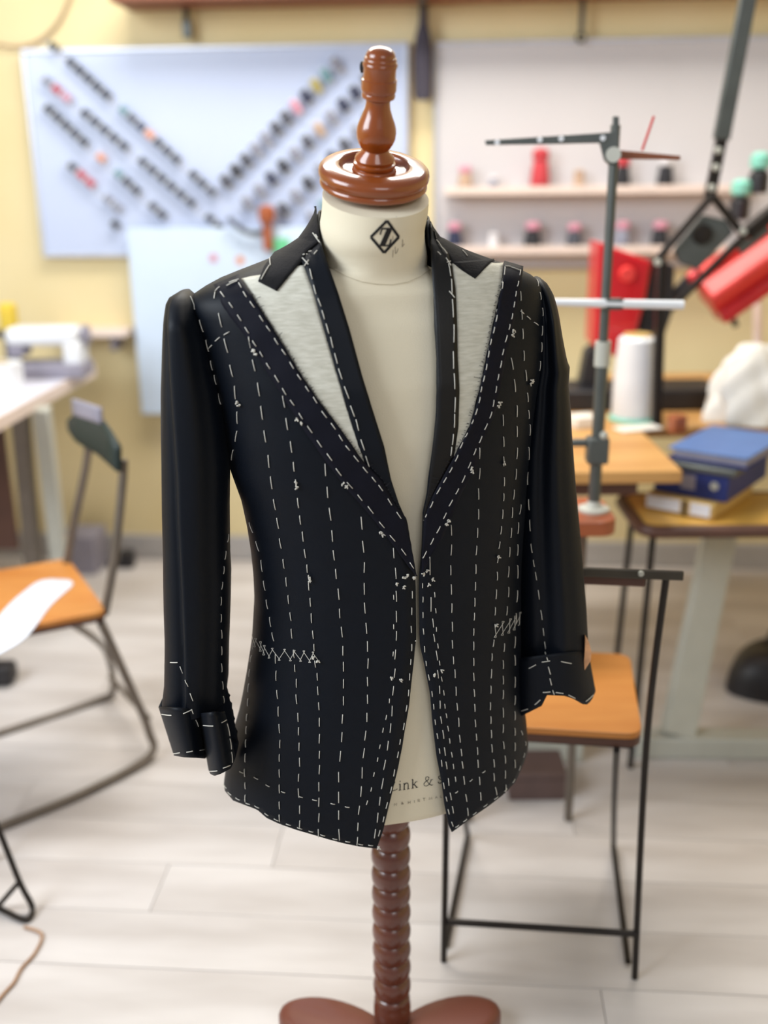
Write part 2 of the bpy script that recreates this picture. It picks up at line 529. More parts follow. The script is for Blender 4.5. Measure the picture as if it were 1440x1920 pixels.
# ---- thread cones on the right board
for yl, items in ((352, ((872, 'tan', 'pink', 0.066, 0.024, 'tan thread cone with a pink top, first on the upper ledge'),
                         (925, 'grey', 'white', 0.04, 0.016, 'tiny pale thread cone next to the tan cone'),
                         (1012, 'red', 'red', 0.11, 0.030, 'tall bright red thread cone on the upper ledge'),
                         (1085, 'tan', 'tan', 0.052, 0.020, 'small brown thread cone right of the tall red cone'),
                         (1166, 'black', 'red', 0.085, 0.025, 'black thread cone with a red top behind the metal pole'),
                         (1246, 'black', 'white', 0.085, 0.026, 'black thread cone with a white top, last on the upper ledge'))),
                  (462, ((852, 'navy', 'pink', 0.075, 0.026, 'dark thread cone with a pink top beside the jacket collar'),
                         (925, 'white', 'white', 0.045, 0.018, 'small white thread cone on the lower ledge'),
                         (998, 'black', 'pink', 0.075, 0.028, 'dark thread cone with a pink top above the jacket shoulder'),
                         (1076, 'charcoal', 'pink', 0.07, 0.026, 'charcoal thread cone with a pink top left of the metal pole'),
                         (1166, 'grey', 'pink', 0.075, 0.026, 'grey thread cone with a pale pink top right of the metal pole'),
                         (1236, 'black', 'pink', 0.075, 0.028, 'black thread cone with a pink top beside the black bracket')))):
    a, z = wl(835, yl + 6, 0.07); b, _ = wl(1420, yl, 0.07)
    t = thing('thread_ledge', ('upper' if yl < 400 else 'lower') + ' narrow pinkish white ledge holding thread cones on the right board', 'ledge', wpt(a, 0.028, z - 0.012), AL)
    obj('ledge_board', MB().box(((b - a) / 2, -0.045, 0.006), (b - a, 0.085, 0.012)), M['creamedge'], t, world=False, bevel=0.002)
    obj('ledge_lip', MB().box(((b - a) / 2, -0.086, 0.012), (b - a, 0.006, 0.024)), M['creamedge'], t, world=False, bevel=0.001)
    for px, body, cap, h, r, lb in items:
        s, _ = wl(px, yl, 0.07)
        t = thing('thread_cone', lb, 'thread cone', wpt(s, 0.07, z + 0.0005), AL, 'thread cones on the right pegboard')
        obj('winding', MB().lathe([(r * 0.9, 0.006), (r, 0.012), (r * 0.96, h * 0.3), (r * 0.74, h * 0.78), (r * 0.6, h * 0.84)], n=22), SPC[body], t, world=False)
        obj('cone_core', MB().lathe([(r * 0.85, 0), (r * 0.85, 0.008), (r * 0.55, h * 0.76), (r * 0.84, h * 0.84), (r * 0.84, h * 1.04), (r * 0.5, h * 1.12), (r * 0.1, h * 1.13)], n=18), SPC[cap], t, world=False)

# ================================================================== RIGHT SIDE
TZ = 0.73
def px_prism(poly, Y, th):
    return MB().prism([at(x, y, Y) for x, y in poly], (0, th, 0))
# small reddish bench carrying the thread stand
e = at(1160, 978, 1.83)
bz = e[2]
t = thing('wooden_bench_end', 'reddish brown wooden bench slab with a rounded corner behind the jacket sleeve', 'bench', (e[0] - 0.12, 1.9, 0))
pl = []
x0, x1, y0, y1, rr = e[0] - 0.30, e[0], 1.83, 1.985, 0.03
for cx, cy, a0 in ((x1 - rr, y0 + rr, -90), (x1 - rr, y1 - rr, 0), (x0 + rr, y1 - rr, 90), (x0 + rr, y0 + rr, 180)):
    for k in range(7):
        a = D2R(a0 + 15 * k)
        pl.append((cx + rr * math.cos(a), cy + rr * math.sin(a), bz - 0.03))
obj('slab', MB().prism(pl, (0, 0, 0.03)), M['mahog'], t, bevel=0.003, smooth=False)
for x, y in ((x1 - 0.045, 1.93), (x0 + 0.04, 1.93)):
    obj('leg', MB().tube([(x, y, 0.0), (x, y, bz - 0.03)], 0.009, 10), M['gymetal'], t)
BENCHZ = bz
# thread stand
PB, PT = at(1113, 955, 1.9), at(1155, 222, 1.9)
PB = np.array([PB[0], 1.9, BENCHZ])
t = thing('thread_stand', 'tall gunmetal thread stand pole with a tapered arm above the jacket shoulder', 'thread stand', PB)
def pole_at(f): return PB + (PT - PB) * f
obj('foot_plate', MB().lathe([(0.030, 0), (0.030, 0.005), (0.016, 0.010), (0.011, 0.02)], PB, 24), M['greywhite'], t)
obj('lower_pole', MB().tube([pole_at(0.01), pole_at(0.46)], 0.0115, 14), M['gunmetal'], t)
obj('upper_pole', MB().tube([pole_at(0.40), pole_at(0.985)], 0.0085, 14), M['gunmetal'], t)
obj('coupling', MB().tube([pole_at(0.395), pole_at(0.46)], 0.0145, 16), M['greywhite'], t)
obj('clamp', MB().box(pole_at(0.17), (0.04, 0.035, 0.05)).box(pole_at(0.19) + np.array([-0.03, 0, 0]), (0.05, 0.014, 0.014)), M['gunmetal'], t, bevel=0.004)
obj('clamp_knob', MB().sphere(pole_at(0.215) + np.array([0.008, -0.016, 0]), 0.008, 10), M['greywhite'], t)
arm = px_prism([(910, 263), (912, 272), (1040, 270), (1126, 268), (1134, 300), (1142, 308), (1160, 308), (1161, 218), (1151, 218), (1151, 247), (1130, 249)], 1.888, 0.012)
ar = obj('arm', arm, M['gunmetal'], t, bevel=0.001, smooth=False, label='tapered flat thread guide arm')
for x, y in ((932, 267), (1012, 262), (1052, 260), (1130, 259)):
    p = at(x, y, 1.8875)
    obj('eyelet', MB().lathe([(0.002, 0), (0.0046, 0), (0.0046, 0.003), (0.002, 0.003)], p, 14, (0, -1, 0)), M['white'], ar)
obj('hub', MB().tube([at(1150, 290, 1.875), at(1150, 290, 1.915)], 0.013, 16), M['greywhite'], t)
obj('side_arm', px_prism([(1155, 281), (1276, 292), (1276, 300), (1155, 298)], 1.894, 0.01), M['beam'], t, bevel=0.001, smooth=False, label='brown side arm')
obj('guide_pin', MB().tube([at(1204, 282, 1.899), at(1226, 218, 1.899)], 0.0022, 8), M['red'], t, label='thin red pin')
obj('cross_rod', MB().tube([at(1005, 566, 1.885), at(1130, 569, 1.885), at(1281, 572, 1.885)], [0.006, 0.008, 0.0085], 12), M['white'], t, label='white cross rod')
obj('rod_bracket', MB().box(at(1150, 570, 1.889), (0.034, 0.022, 0.02)), M['gunmetal'], t, bevel=0.004)

# work table with oak top
c0 = on_level(1180, 884, TZ)
wt = thing('work_table', 'tan oak topped work table behind the right sleeve', 'table', (0.35, 2.5, 0))
YF = c0[1]
obj('table_top', MB().box((0.24, (YF + 3.0) / 2, TZ - 0.014), (0.78, 3.0 - YF, 0.028)), M['oak'], wt, bevel=0.004)
for x, y in ((-0.08, YF + 0.08), (-0.08, 2.92), (0.27, 2.92), (0.27, YF + 0.25)):
    obj('leg', MB().box((x, y, (TZ - 0.028) / 2), (0.035, 0.035, TZ - 0.028)), M['gymetal'], wt, bevel=0.003)
obj('apron', MB().box((0.24, YF + 0.06, TZ - 0.048), (0.62, 0.018, 0.04)), M['seatedge'], wt, bevel=0.002)
wt2 = thing('machine_table', 'table with slanted white steel leg and long floor foot at the far right', 'table', (1.1, 2.6, 0))
obj('table_top', MB().box((1.25, 2.86, TZ - 0.014), (1.22, 0.72, 0.028)), M['oak'], wt2, bevel=0.004)
fa, fb = on_level(1196, 1436, 0), on_level(1500, 1446, 0)
obj('foot', MB().beam((fa[0], 2.2, 0.027), (fa[0] + 0.75, 2.17, 0.027), 0.06, 0.054), M['greywhite'], wt2, bevel=0.006)
l0, l1 = at(1268, 1396, 2.19), at(1374, 960, 2.52)
l0[2] = 0.05; l1[2] = TZ - 0.03
obj('leg', MB().beam(l0, l1, 0.080, 0.035, (0, -1, 0)), M['greywhite'], wt2, bevel=0.004)
obj('leg', MB().beam((1.78, 2.2, 0.05), (1.80, 2.7, TZ - 0.03), 0.07, 0.035, (0, -1, 0)), M['greywhite'], wt2, bevel=0.004)
obj('crossbar', MB().beam((0.92, 2.72, TZ - 0.07), (1.78, 2.72, TZ - 0.07), 0.03, 0.05), M['greywhite'], wt2, bevel=0.003)

# red sewing machine on the tables
MY = 2.76
mz = TZ
t = thing('sewing_machine', 'red and black industrial sewing machine standing behind the white thread cone', 'sewing machine', (0.72, MY, TZ))
bed = MB().box((0.66, MY, TZ + 0.028), (0.46, 0.16, 0.056))
obj('bed', bed, M['blk'], t, bevel=0.006)
obj('column', px_prism([(1222, 486), (1266, 498), (1262, 585), (1240, 650), (1232, 772), (1186, 772), (1192, 640)], MY - 0.05, 0.09), M['blk'], t, bevel=0.006, smooth=False)
cover = obj('cover', px_prism([(1122, 452), (1134, 458), (1224, 490), (1212, 560), (1190, 640), (1160, 672), (1112, 650)], MY - 0.085, 0.12), M['red'], t, bevel=0.01, smooth=False, label='glossy red side cover')
p = at(1175, 514, MY - 0.085)
obj('hand_knob', MB().lathe([(0.001, 0.014), (0.017, 0.014), (0.020, 0.008), (0.020, -0.004)], p, 22, (0, -1, 0)), M['redlite'], cover)
obj('rear_support', px_prism([(1078, 772), (1100, 660), (1128, 640), (1128, 772)], MY - 0.03, 0.06), M['blk'], t, bevel=0.005, smooth=False)
obj('drive_arm', MB().beam(at(1235, 590, MY - 0.02), at(1312, 508, MY - 0.02), 0.03, 0.035), M['blk'], t, bevel=0.004)
# tilted red housing
A, B = at(1322, 560, MY - 0.02), at(1500, 436, MY - 0.02)
t2 = thing('motor_housing', 'tilted coral red motor housing jutting in from the right edge', 'machine', (A[0] + 0.1, MY, A[2]))
dv = Vector(B - A).normalized()
upn = dv.cross(Vector((0, 1, 0))) * -1
if upn.z < 0: upn = -upn
tiltup = (upn * 0.8 + Vector((0, -0.6, 0))).normalized()
mb = MB().beam(A, B, 0.105, 0.10, tiltup)
hs = obj('housing', mb, M['redlite'], t2, bevel=0.010)
obj('under_rail', MB().beam(Vector(A) - upn * 0.056 + Vector((0, -0.01, 0)), Vector(B) - upn * 0.056 + Vector((0, -0.01, 0)), 0.09, 0.036, upn), M['red'], t2, bevel=0.006)
obj('top_rail', MB().beam(Vector(A) + upn * 0.064 + dv * 0.02, Vector(B) + upn * 0.064, 0.05, 0.02, upn), M['redlite'], t2, bevel=0.006)
obj('end_collar', MB().lathe([(0.014, -0.012), (0.021, -0.010), (0.021, 0.012), (0.014, 0.014)], at(1300, 522, MY - 0.05), 18, dv), M['red'], t2)
obj('label_plate', MB().beam(at(1385, 470, MY - 0.085), at(1440, 425, MY - 0.085), 0.004, 0.028, upn), M['gunmetal'], t2, bevel=0.002)
obj('foot_peg', MB().tube([at(1372, 590, MY), at(1380, 612, MY)], 0.008, 10), M['blk'], t2)
obj('support_post', MB().tube([at(1420, 540, MY + 0.12), np.array([at(1420, 540, MY + 0.12)[0], MY + 0.03, TZ])], 0.012, 12), M['creamedge'], t2)
# lamp with articulated arm
LY = 2.5
t3 = thing('arm_lamp', 'grey articulated lamp arm rising past the top edge with a black bracket', 'lamp', (at(1240, 480, LY)[0], LY, TZ))
obj('upper_arm', MB().beam(at(1424, -120, LY), at(1352, 262, LY), 0.022, 0.036, (1, 0, 0)), M['gunmetal'], t3, bevel=0.003)
obj('joint_arm', MB().beam(at(1354, 255, LY + 0.01), at(1330, 372, LY + 0.01), 0.016, 0.026, (1, 0, 0)), M['dkmetal'], t3, bevel=0.003)
for x, y in ((1346, 282), (1342, 314), (1334, 352), (1392, 434), (1233, 492)):
    obj('rivet', MB().lathe([(0.001, 0.012), (0.007, 0.010), (0.008, 0.0)], at(x, y, LY - 0.012), 14, (0, -1, 0)), M['greywhite'], t3)
obj('strut', MB().beam(at(1336, 366, LY), at(1228, 492, LY), 0.016, 0.018, (0, -1, 0)), M['dkmetal'], t3, bevel=0.003)
obj('strut', MB().beam(at(1334, 366, LY), at(1398, 446, LY), 0.016, 0.020, (0, -1, 0)), M['dkmetal'], t3, bevel=0.003)
obj('strut', MB().beam(at(1398, 440, LY + 0.02), at(1256, 580, LY + 0.02), 0.016, 0.018, (0, -1, 0)), M['dkmetal'], t3, bevel=0.003)
obj('backplate', px_prism([(1318, 402), (1362, 412), (1378, 436), (1310, 506), (1274, 494), (1262, 470)], LY + 0.008, 0.012), M['gunmetal'], t3, bevel=0.006, smooth=False)
obj('hub', MB().lathe([(0.001, 0.01), (0.02, 0.009), (0.024, 0.0)], at(1318, 440, LY + 0.004), 20, (0, -1, 0)), M['dkmetal'], t3)
obj('lower_post', MB().beam(at(1240, 486, LY + 0.02), np.array([at(1238, 700, LY + 0.02)[0], LY + 0.02, TZ]), 0.022, 0.028, (0, -1, 0)), M['dkmetal'], t3, bevel=0.003)
obj('counter_arm', MB().beam(at(1398, 440, LY + 0.04), at(1470, 380, LY + 0.04), 0.03, 0.04, (0, -1, 0)), M['dkmetal'], t3, bevel=0.003)
s, z = wl(1400, 352, 0.07)
for (px, py, lb) in ((1424, 312, 'mint green cap of a spray can at the right edge of the pegboard'), (1388, 362, 'mint green bobbin box beside the lamp joint')):
    b = at(px, py + 14, 2.9)
    m1 = thing('mint_bottle', lb, 'bottle', b)
    obj('bottle_body', MB().lathe([(0.022, -0.05), (0.026, -0.045), (0.026, 0.0), (0.014, 0.012), (0.014, 0.02)], b, 18), M['blk'], m1)
    obj('cap', MB().lathe([(0.018, 0.012), (0.026, 0.018), (0.026, 0.044), (0.014, 0.054), (0.002, 0.055)], b, 18), M['mint'], m1)
# big white cone
cb = on_level(1186, 786, TZ)
t = thing('white_thread_cone', 'large white thread cone with a mint base standing on the oak table', 'thread cone', (cb[0], cb[1], TZ))
hh = at(1188, 626, cb[1])[2] - TZ
rr = 40 / F_PX * 2.65
obj('base_disc', MB().lathe([(rr * 1.12, 0), (rr * 1.15, 0.004), (rr * 1.1, 0.008), (rr * 0.9, 0.010)], (0, 0, 0), 32), M['mint'], t, world=False)
obj('winding', MB().lathe([(rr * 0.96, 0.010), (rr, 0.016), (rr * 0.98, hh * 0.5), (rr * 0.86, hh * 0.94), (rr * 0.66, hh * 0.98)], (0, 0, 0), 36), M['white'], t, world=False)
obj('cone_core', MB().lathe([(rr * 0.66, hh * 0.97), (rr * 0.62, hh * 1.0), (rr * 0.40, hh * 1.01), (rr * 0.36, hh * 0.97)], (0, 0, 0), 28), M['kraft'], t, world=False)
# small clutter on the oak table
for (px, py, sz, mt, nm, lb, ct) in ((1092, 800, (0.06, 0.05, 0.03), 'cream', 'cloth_scrap', 'small folded cream cloth at the left end of the oak table', 'cloth'),
                                     (1196, 805, (0.11, 0.05, 0.006), 'cream', 'paper_slip', 'cream paper slip in front of the white cone', 'paper'),
                                     (1268, 812, (0.035, 0.035, 0.045), 'mahog', 'wood_block', 'reddish wooden block beside the blue books', 'block')):
    b = on_level(px, py, TZ)
    o = obj(nm, MB().box((b[0], b[1], TZ + sz[2] / 2), sz, 0.3), M[mt], bevel=0.004, origin=(b[0], b[1], TZ))
    tag(o, lb, ct)
# crumpled white cloth
cbx = at(1425, 790, 2.56)
rows = []
for i in range(19):
    ph = math.pi / 2 * i / 18
    r_ = []
    for k in range(40):
        a = 2 * math.pi * k / 40
        rad = 0.118 * math.cos(ph) ** 0.9 * (0.85 + 0.26 * abs(math.sin(2.5 * a + 2.2 * ph + 0.4)) + 0.16 * abs(math.sin(4.5 * a - 5 * ph)) - 0.08 * math.sin(9 * a + 7 * ph))
        h = 0.19 * math.sin(ph) * (1 + 0.22 * math.sin(2 * a + 1.3) * math.cos(ph) + 0.12 * math.sin(5 * a) * math.cos(ph))
        r_.append((cbx[0] + rad * math.cos(a), 2.56 + rad * 0.6 * math.sin(a), TZ + max(0.002, h)))
    rows.append(r_)
mbc = MB().grid(rows, True)
mbc.f.append(tuple(range(40))[::-1])
o = obj('crumpled_cloth', mbc, M['cream'], origin=(cbx[0], 2.56, TZ), angle=80)
tag(o, 'crumpled heap of cream cloth above the blue books', 'cloth')

# stool with books
SZ = 0.60
q0 = on_level(1214, 984, SZ)
t = thing('low_stool', 'stool with golden seat and dark brown rim carrying the blue books', 'stool', (0.78, 2.24, 0))
sx, sy = q0[0], q0[1]
def rrect(x0, x1, y0, y1, r, z):
    o = []
    for cx, cy, a0 in ((x1 - r, y0 + r, -90), (x1 - r, y1 - r, 0), (x0 + r, y1 - r, 90), (x0 + r, y0 + r, 180)):
        for k in range(7):
            a = D2R(a0 + 15 * k)
            o.append((cx + r * math.cos(a), cy + r * math.sin(a), z))
    return o
SX0, SX1, SY0, SY1 = sx - 0.012, sx + 0.52, sy - 0.015, sy + 0.235
obj('seat', MB().prism(rrect(SX0 + 0.012, SX1 - 0.012, SY0 + 0.012, SY1 - 0.012, 0.03, SZ - 0.012), (0, 0, 0.012)), mat('golden_seat', (226, 176, 84), 0.45, var=0.1, scale=6), t, smooth=False)
ring = rrect(SX0, SX1, SY0, SY1, 0.04, SZ - 0.012)
obj('rim', MB().tube(ring + [ring[0]], 0.014, 10), M['seatedge'], t)
for dx, dy in ((0.03, 0.03), (-0.03, 0.03), (0.03, -0.03), (-0.03, -0.03)):
    a = (SX0 if dx > 0 else SX1) + dx
    b = (SY0 if dy > 0 else SY1) + dy
    obj('leg', MB().tube([(a, b, SZ - 0.02), (a - dx * 0.6, b - dy * 0.6, 0.0)], 0.0075, 10), M['dkmetal'], t)
bx0 = sx + 0.09
def slab_thing(name, label, cat, c, size, rot, parts):
    t = thing(name, label, cat, c, rot)
    for nm, off, sz, mt in parts:
        obj(nm, MB().box(off, sz), M[mt], t, world=False, bevel=0.003)
    return t
RB = D2R(-38)
def corner_place(px, py, z, w, d):
    c = on_level(px, py, z)
    R_ = Matrix.Rotation(RB, 3, 'Z')
    o = R_ @ Vector((-w / 2, d / 2, 0))
    return (c[0] + o.x, c[1] + o.y, z)
k = slab_thing('kraft_box', 'flat kraft box with printed labels under the blue box file', 'box', corner_place(1336, 976, SZ + 0.003, 0.16, 0.25), None, RB,
           [('lid', (0, 0, 0.017), (0.16, 0.25, 0.034), 'kraft'), ('label', (-0.035, -0.1256, 0.018), (0.080, 0.0014, 0.028), 'paper'), ('label', (0.050, -0.1256, 0.018), (0.046, 0.0014, 0.028), 'paper'), ('strap', (0.015, -0.126, 0.017), (0.010, 0.004, 0.035), 'blk')])
k = slab_thing('box_file', 'deep navy blue box file with metal fittings in the stack on the stool', 'box', corner_place(1362, 944, SZ + 0.0375, 0.17, 0.26), None, RB,
           [('body', (0, 0, 0.032), (0.17, 0.26, 0.064), 'navybook'), ('spine_label', (-0.005, -0.1306, 0.034), (0.034, 0.0014, 0.034), 'greycloth')])
for xx in (-0.065, 0.055):
    obj('ring_pull', MB().lathe([(0.003, 0.003), (0.009, 0.003), (0.010, 0.0)], (xx, -0.13, 0.034), 16, (0, -1, 0)), M['greywhite'], k, world=False)
slab_thing('green_folder', 'thin grey green folder on the navy box file', 'folder', corner_place(1378, 897, SZ + 0.102, 0.165, 0.25), None, RB,
           [('cover', (0, 0, 0.007), (0.165, 0.25, 0.014), 'gunmetal')])
slab_thing('hardback_book', 'dusty blue hardback book lying on top of the stack', 'book', corner_place(1396, 882, SZ + 0.1165, 0.17, 0.26), None, RB,
           [('front_cover', (0, 0, 0.0245), (0.18, 0.26, 0.005), 'bluecover'), ('back_cover', (0, 0, 0.0025), (0.18, 0.26, 0.005), 'navybook'), ('pages', (0.004, 0.0, 0.0135), (0.165, 0.25, 0.017), 'greycloth')])

# near chair: black tube frame, plywood seat, its back turned to the viewer
t = thing('wooden_seat_chair', 'black tube chair with orange plywood seat standing right behind the jacket', 'chair', (0.28, 1.65, 0))
fr, flt = on_level(1190, 1834, 0), on_level(832, 1802, 0)
ST = 0.45
sFR, sBR = on_level(1205, 1377, ST), on_level(1181, 1226, ST)
wv = np.array([flt[0] - fr[0], flt[1] - fr[1], 0]); wv /= np.linalg.norm(wv)
sFL, sBL = sFR + wv * 0.31, sBR + wv * 0.31
def rounded_quad(c, r, z):
    o = []
    n = 4
    for i in range(n):
        p0, p1, p2 = Vector(c[i - 1]), Vector(c[i]), Vector(c[(i + 1) % n])
        a, b = (p0 - p1).normalized() * r + p1, (p2 - p1).normalized() * r + p1
        for k in range(6):
            f = k / 5
            q = a * (1 - f) ** 2 + p1 * 2 * f * (1 - f) + b * f * f
            o.append((q.x, q.y, z))
    return o
obj('seat', MB().prism(rounded_quad([sFR, sBR, sBL, sFL], 0.03, ST - 0.012), (0, 0, 0.012)), M['ply'], t, bevel=0.002, smooth=False)
obj('seat_edge', MB().prism(rounded_quad([sFR, sBR, sBL, sFL], 0.03, ST - 0.026), (0, 0, 0.014)), M['seatedge'], t, smooth=False)
topR = at(1250, 1074, 1.455); topL = topR + wv * 0.34
def post(foot, top, seat):
    m = seat + np.array([0.0, -0.006, -0.02])
    return [foot + np.array([0, 0, 0.001]), m, top]
mR = at(1212, 1396, 1.49); mL = mR + wv * 0.325
obj('back_post', MB().tube([fr, mR, topR], 0.0056, 12, smooth=8), M['dkmetal'], t)
obj('back_post', MB().tube([flt, mL, topL], 0.0056, 12, smooth=8), M['dkmetal'], t)
ext = -wv * 0.022
bkr = obj('backrest', MB().beam(topR + ext + np.array([0, -0.010, 0]), topL - ext + np.array([0, -0.010, 0]), 0.006, 0.015), mat('steel_plate', (78, 72, 62), 0.4, 0.5), t, bevel=0.002)
obj('backrest_pad', MB().beam(topR + np.array([0, 0.004, -0.016]) + wv * 0.03, topL + np.array([0, 0.004, -0.016]) - wv * 0.03, 0.014, 0.016), M['seatedge'], t, bevel=0.003)
for f in (0.12, 0.88):
    p = topR + wv * 0.34 * f + np.array([0, -0.013, 0.002])
    obj('rivet', MB().lathe([(0.001, 0.003), (0.004, 0.0025), (0.005, 0)], p, 12, (0, -1, 0)), M['greywhite'], bkr)
ffR, fsR = on_level(1150, 1592, 0), on_level(1156, 1408, ST - 0.03)
fsR[2] = ST - 0.028
ffR[2] = 0.008
ffL, fsL = ffR + wv * 0.30, fsR + wv * 0.28
gR, gL = on_level(1180, 1748, 0.008), None
for a, b, nm in ((ffR, fsR, 'front_leg'), (ffL, fsL, 'front_leg')):
    obj(nm, MB().tube([b, (a + b) / 2 + np.array([0, 0.006, 0]), a], 0.0056, 10, smooth=5), M['dkmetal'], t)
obj('floor_runner', MB().tube([ffR, fr + np.array([-0.005, 0.03, 0.008])], 0.0056, 10), M['dkmetal'], t)
obj('floor_runner', MB().tube([ffL, flt + np.array([0.005, 0.03, 0.008])], 0.0056, 10), M['dkmetal'], t)
ra, rb = at(1193, 1751, fr[1] + 0.003), at(838, 1728, flt[1] + 0.003)
obj('rung', MB().tube([ra, rb], 0.006, 10), M['dkmetal'], t)
obj('seat_bearer', MB().tube([sFR + np.array([-0.01, 0.02, -0.032]), sFL + np.array([0.01, 0.02, -0.032])], 0.006, 8), M['dkmetal'], t)
obj('seat_bearer', MB().tube([sBR + np.array([-0.01, -0.04, -0.032]), sBL + np.array([0.01, -0.04, -0.032])], 0.006, 8), M['dkmetal'], t)
# floor boxes behind the chair
b = on_level(1008, 1506, 0)
t = thing('floor_box', 'low mauve brown box on the floor behind the jacket hem', 'box', (b[0], b[1] + 0.06, 0))
obj('body', MB().box((0, 0, 0.027), (0.125, 0.1, 0.054)), M['brownbox'], t, world=False, bevel=0.003)
obj('lid', MB().box((0, 0, 0.061), (0.13, 0.105, 0.014)), M['brownbox'], t, world=False, bevel=0.003)
b = on_level(1040, 1452, 0)
t = thing('white_crate', 'grey white crate under the far edge of the plywood seat', 'crate', (b[0], b[1] + 0.12, 0))
obj('body', MB().box((0, 0, 0.055), (0.15, 0.14, 0.11)), M['greywhite'], t, world=False, bevel=0.004)
obj('rim', MB().box((0, 0, 0.116), (0.16, 0.15, 0.012)), M['white'], t, world=False, bevel=0.003)
b = on_level(1425, 1322, 0)
rows = []
for i in range(11):
    ph = math.pi / 2 * i / 10
    rows.append([(0.15 * math.cos(ph) ** 0.5 * math.cos(a) * (1 + 0.06 * math.sin(4 * a)), 0.11 * math.cos(ph) ** 0.5 * math.sin(a), 0.13 * math.sin(ph) * (1 + 0.1 * math.cos(a))) for a in [2 * math.pi * k / 28 for k in range(28)]])
mbk = MB().grid(rows, True); mbk.f.append(tuple(range(28))[::-1])
t = thing('dark_bag', 'dark slouching bag on the floor under the right table', 'bag', (b[0] + 0.09, b[1] + 0.1, 0))
obj('bag_body', mbk, M['blk'], t, world=False)
obj('handle', MB().tube([(-0.05, 0, 0.125), (-0.03, 0, 0.18), (0.03, 0, 0.18), (0.05, 0, 0.125)], 0.006, 8, smooth=5), M['blk'], t, world=False)

# ================================================================== LEFT SIDE
# cutting table
LZ = 0.75
ea, eb = on_level(0, 775, LZ), on_level(176, 684, LZ)
t = thing('cutting_table', 'white laminate cutting table with cream edging at the left wall', 'table', (-1.5, 2.7, 0))
xr0, xr1 = ea[0], eb[0]
top = [(xr0 - 0.005, 2.42, LZ - 0.03), (xr1, eb[1], LZ - 0.03), (-2.2, eb[1] + 0.05, LZ - 0.03), (-2.2, 2.42, LZ - 0.03)]
obj('table_top', MB().prism(top, (0, 0, 0.03)), M['lilac'], t, bevel=0.003, smooth=False)
obj('edging', MB().beam((top[0][0] + 0.003, top[0][1], LZ - 0.018), (top[1][0] + 0.003, top[1][1], LZ - 0.018), 0.006, 0.036), M['creamedge'], t, bevel=0.001)
for a, b_ in ((at(82, 800, 2.86), at(112, 1046, 2.95)), (at(40, 800, 2.86), at(62, 1046, 2.95))):
    d = (b_ - a) / (b_[2] - a[2])
    p, q = a + d * (LZ - 0.03 - a[2]), a + d * (0 - a[2])
    obj('leg', MB().beam(p, q, 0.045, 0.04, (0, -1, 0)), M['greywhite'] if a[0] > at(60, 800, 2.86)[0] else M['gymetal'], t, bevel=0.003)
obj('leg', MB().box((-2.1, 2.55, (LZ - 0.03) / 2), (0.05, 0.05, LZ - 0.03)), M['greywhite'], t, bevel=0.003)
obj('leg', MB().box((-2.1, 3.2, (LZ - 0.03) / 2), (0.05, 0.05, LZ - 0.03)), M['greywhite'], t, bevel=0.003)
obj('modesty_panel', MB().box((-1.62, 3.0, 0.48), (1.0, 0.02, 0.46)), M['seatedge'], t, bevel=0.002)
# things on the cutting table
b = on_level(95, 705, LZ)
t = thing('white_sewing_machine', 'white domestic sewing machine on the cutting table', 'sewing machine', (b[0], b[1], LZ))
obj('bed', MB().box((0, 0, 0.022), (0.24, 0.12, 0.044)), M['greycloth'], t, world=False, bevel=0.006)
obj('arm', MB().box((-0.005, 0, 0.125), (0.22, 0.09, 0.055)), M['white'], t, world=False, bevel=0.018)
obj('pillar', MB().box((0.085, 0, 0.075), (0.055, 0.09, 0.07)), M['white'], t, world=False, bevel=0.008)
obj('needle_head', MB().box((-0.085, 0, 0.09), (0.05, 0.08, 0.05)), M['greycloth'], t, world=False, bevel=0.006)
obj('hand_wheel', MB().lathe([(0.001, 0), (0.03, 0), (0.03, 0.015), (0.001, 0.016)], (0.113, 0, 0.125), 18, (1, 0, 0)), M['greycloth'], t, world=False)
b = on_level(8, 728, LZ)
t = thing('tape_roll', 'white roll standing on the cutting table at the left edge', 'roll', (b[0], b[1], LZ))
obj('roll', MB().lathe([(0.022, 0.0), (0.058, 0.0), (0.058, 0.075), (0.022, 0.075), (0.022, 0.0)], n=28, caps=False), M['white'], t, world=False)
obj('core', MB().lathe([(0.018, 0.0), (0.0215, 0.0), (0.0215, 0.077), (0.018, 0.077), (0.018, 0.0)], n=20, caps=False), M['kraft'], t, world=False)
b = on_level(28, 694, LZ)
t = thing('yellow_spool', 'yellow thread spool on a dark stand at the left end of the cutting table', 'spool', (b[0], b[1], LZ))
obj('stand', MB().lathe([(0.06, 0), (0.06, 0.012), (0.022, 0.02), (0.022, 0.10), (0.05, 0.11), (0.05, 0.125)], n=22), SPC['charcoal'], t, world=False)
obj('winding', MB().lathe([(0.028, 0.126), (0.028, 0.20), (0.02, 0.21)], n=20), M['yellow'], t, world=False)
b = on_level(-12, 690, LZ)
t = thing('white_mug', 'white mug beside the yellow spool at the left edge', 'mug', (b[0] - 0.02, b[1] - 0.25, LZ))
obj('mug_body', MB().lathe([(0.036, 0), (0.04, 0.004), (0.042, 0.09), (0.039, 0.09), (0.037, 0.008), (0.001, 0.006)], n=28), M['white'], t, world=False)
obj('handle', MB().tube([(0.04, 0, 0.07), (0.062, 0, 0.065), (0.062, 0, 0.03), (0.04, 0, 0.02)], 0.005, 8, smooth=5), M['white'], t, world=False)
b = on_level(158, 688, LZ)
t = thing('pin_cup', 'small white cup near the far corner of the cutting table', 'cup', (b[0] - 0.02, b[1] - 0.05, LZ))
obj('cup_body', MB().lathe([(0.022, 0), (0.030, 0.05), (0.028, 0.05), (0.021, 0.004), (0.001, 0.003)], n=24), M['white'], t, world=False)
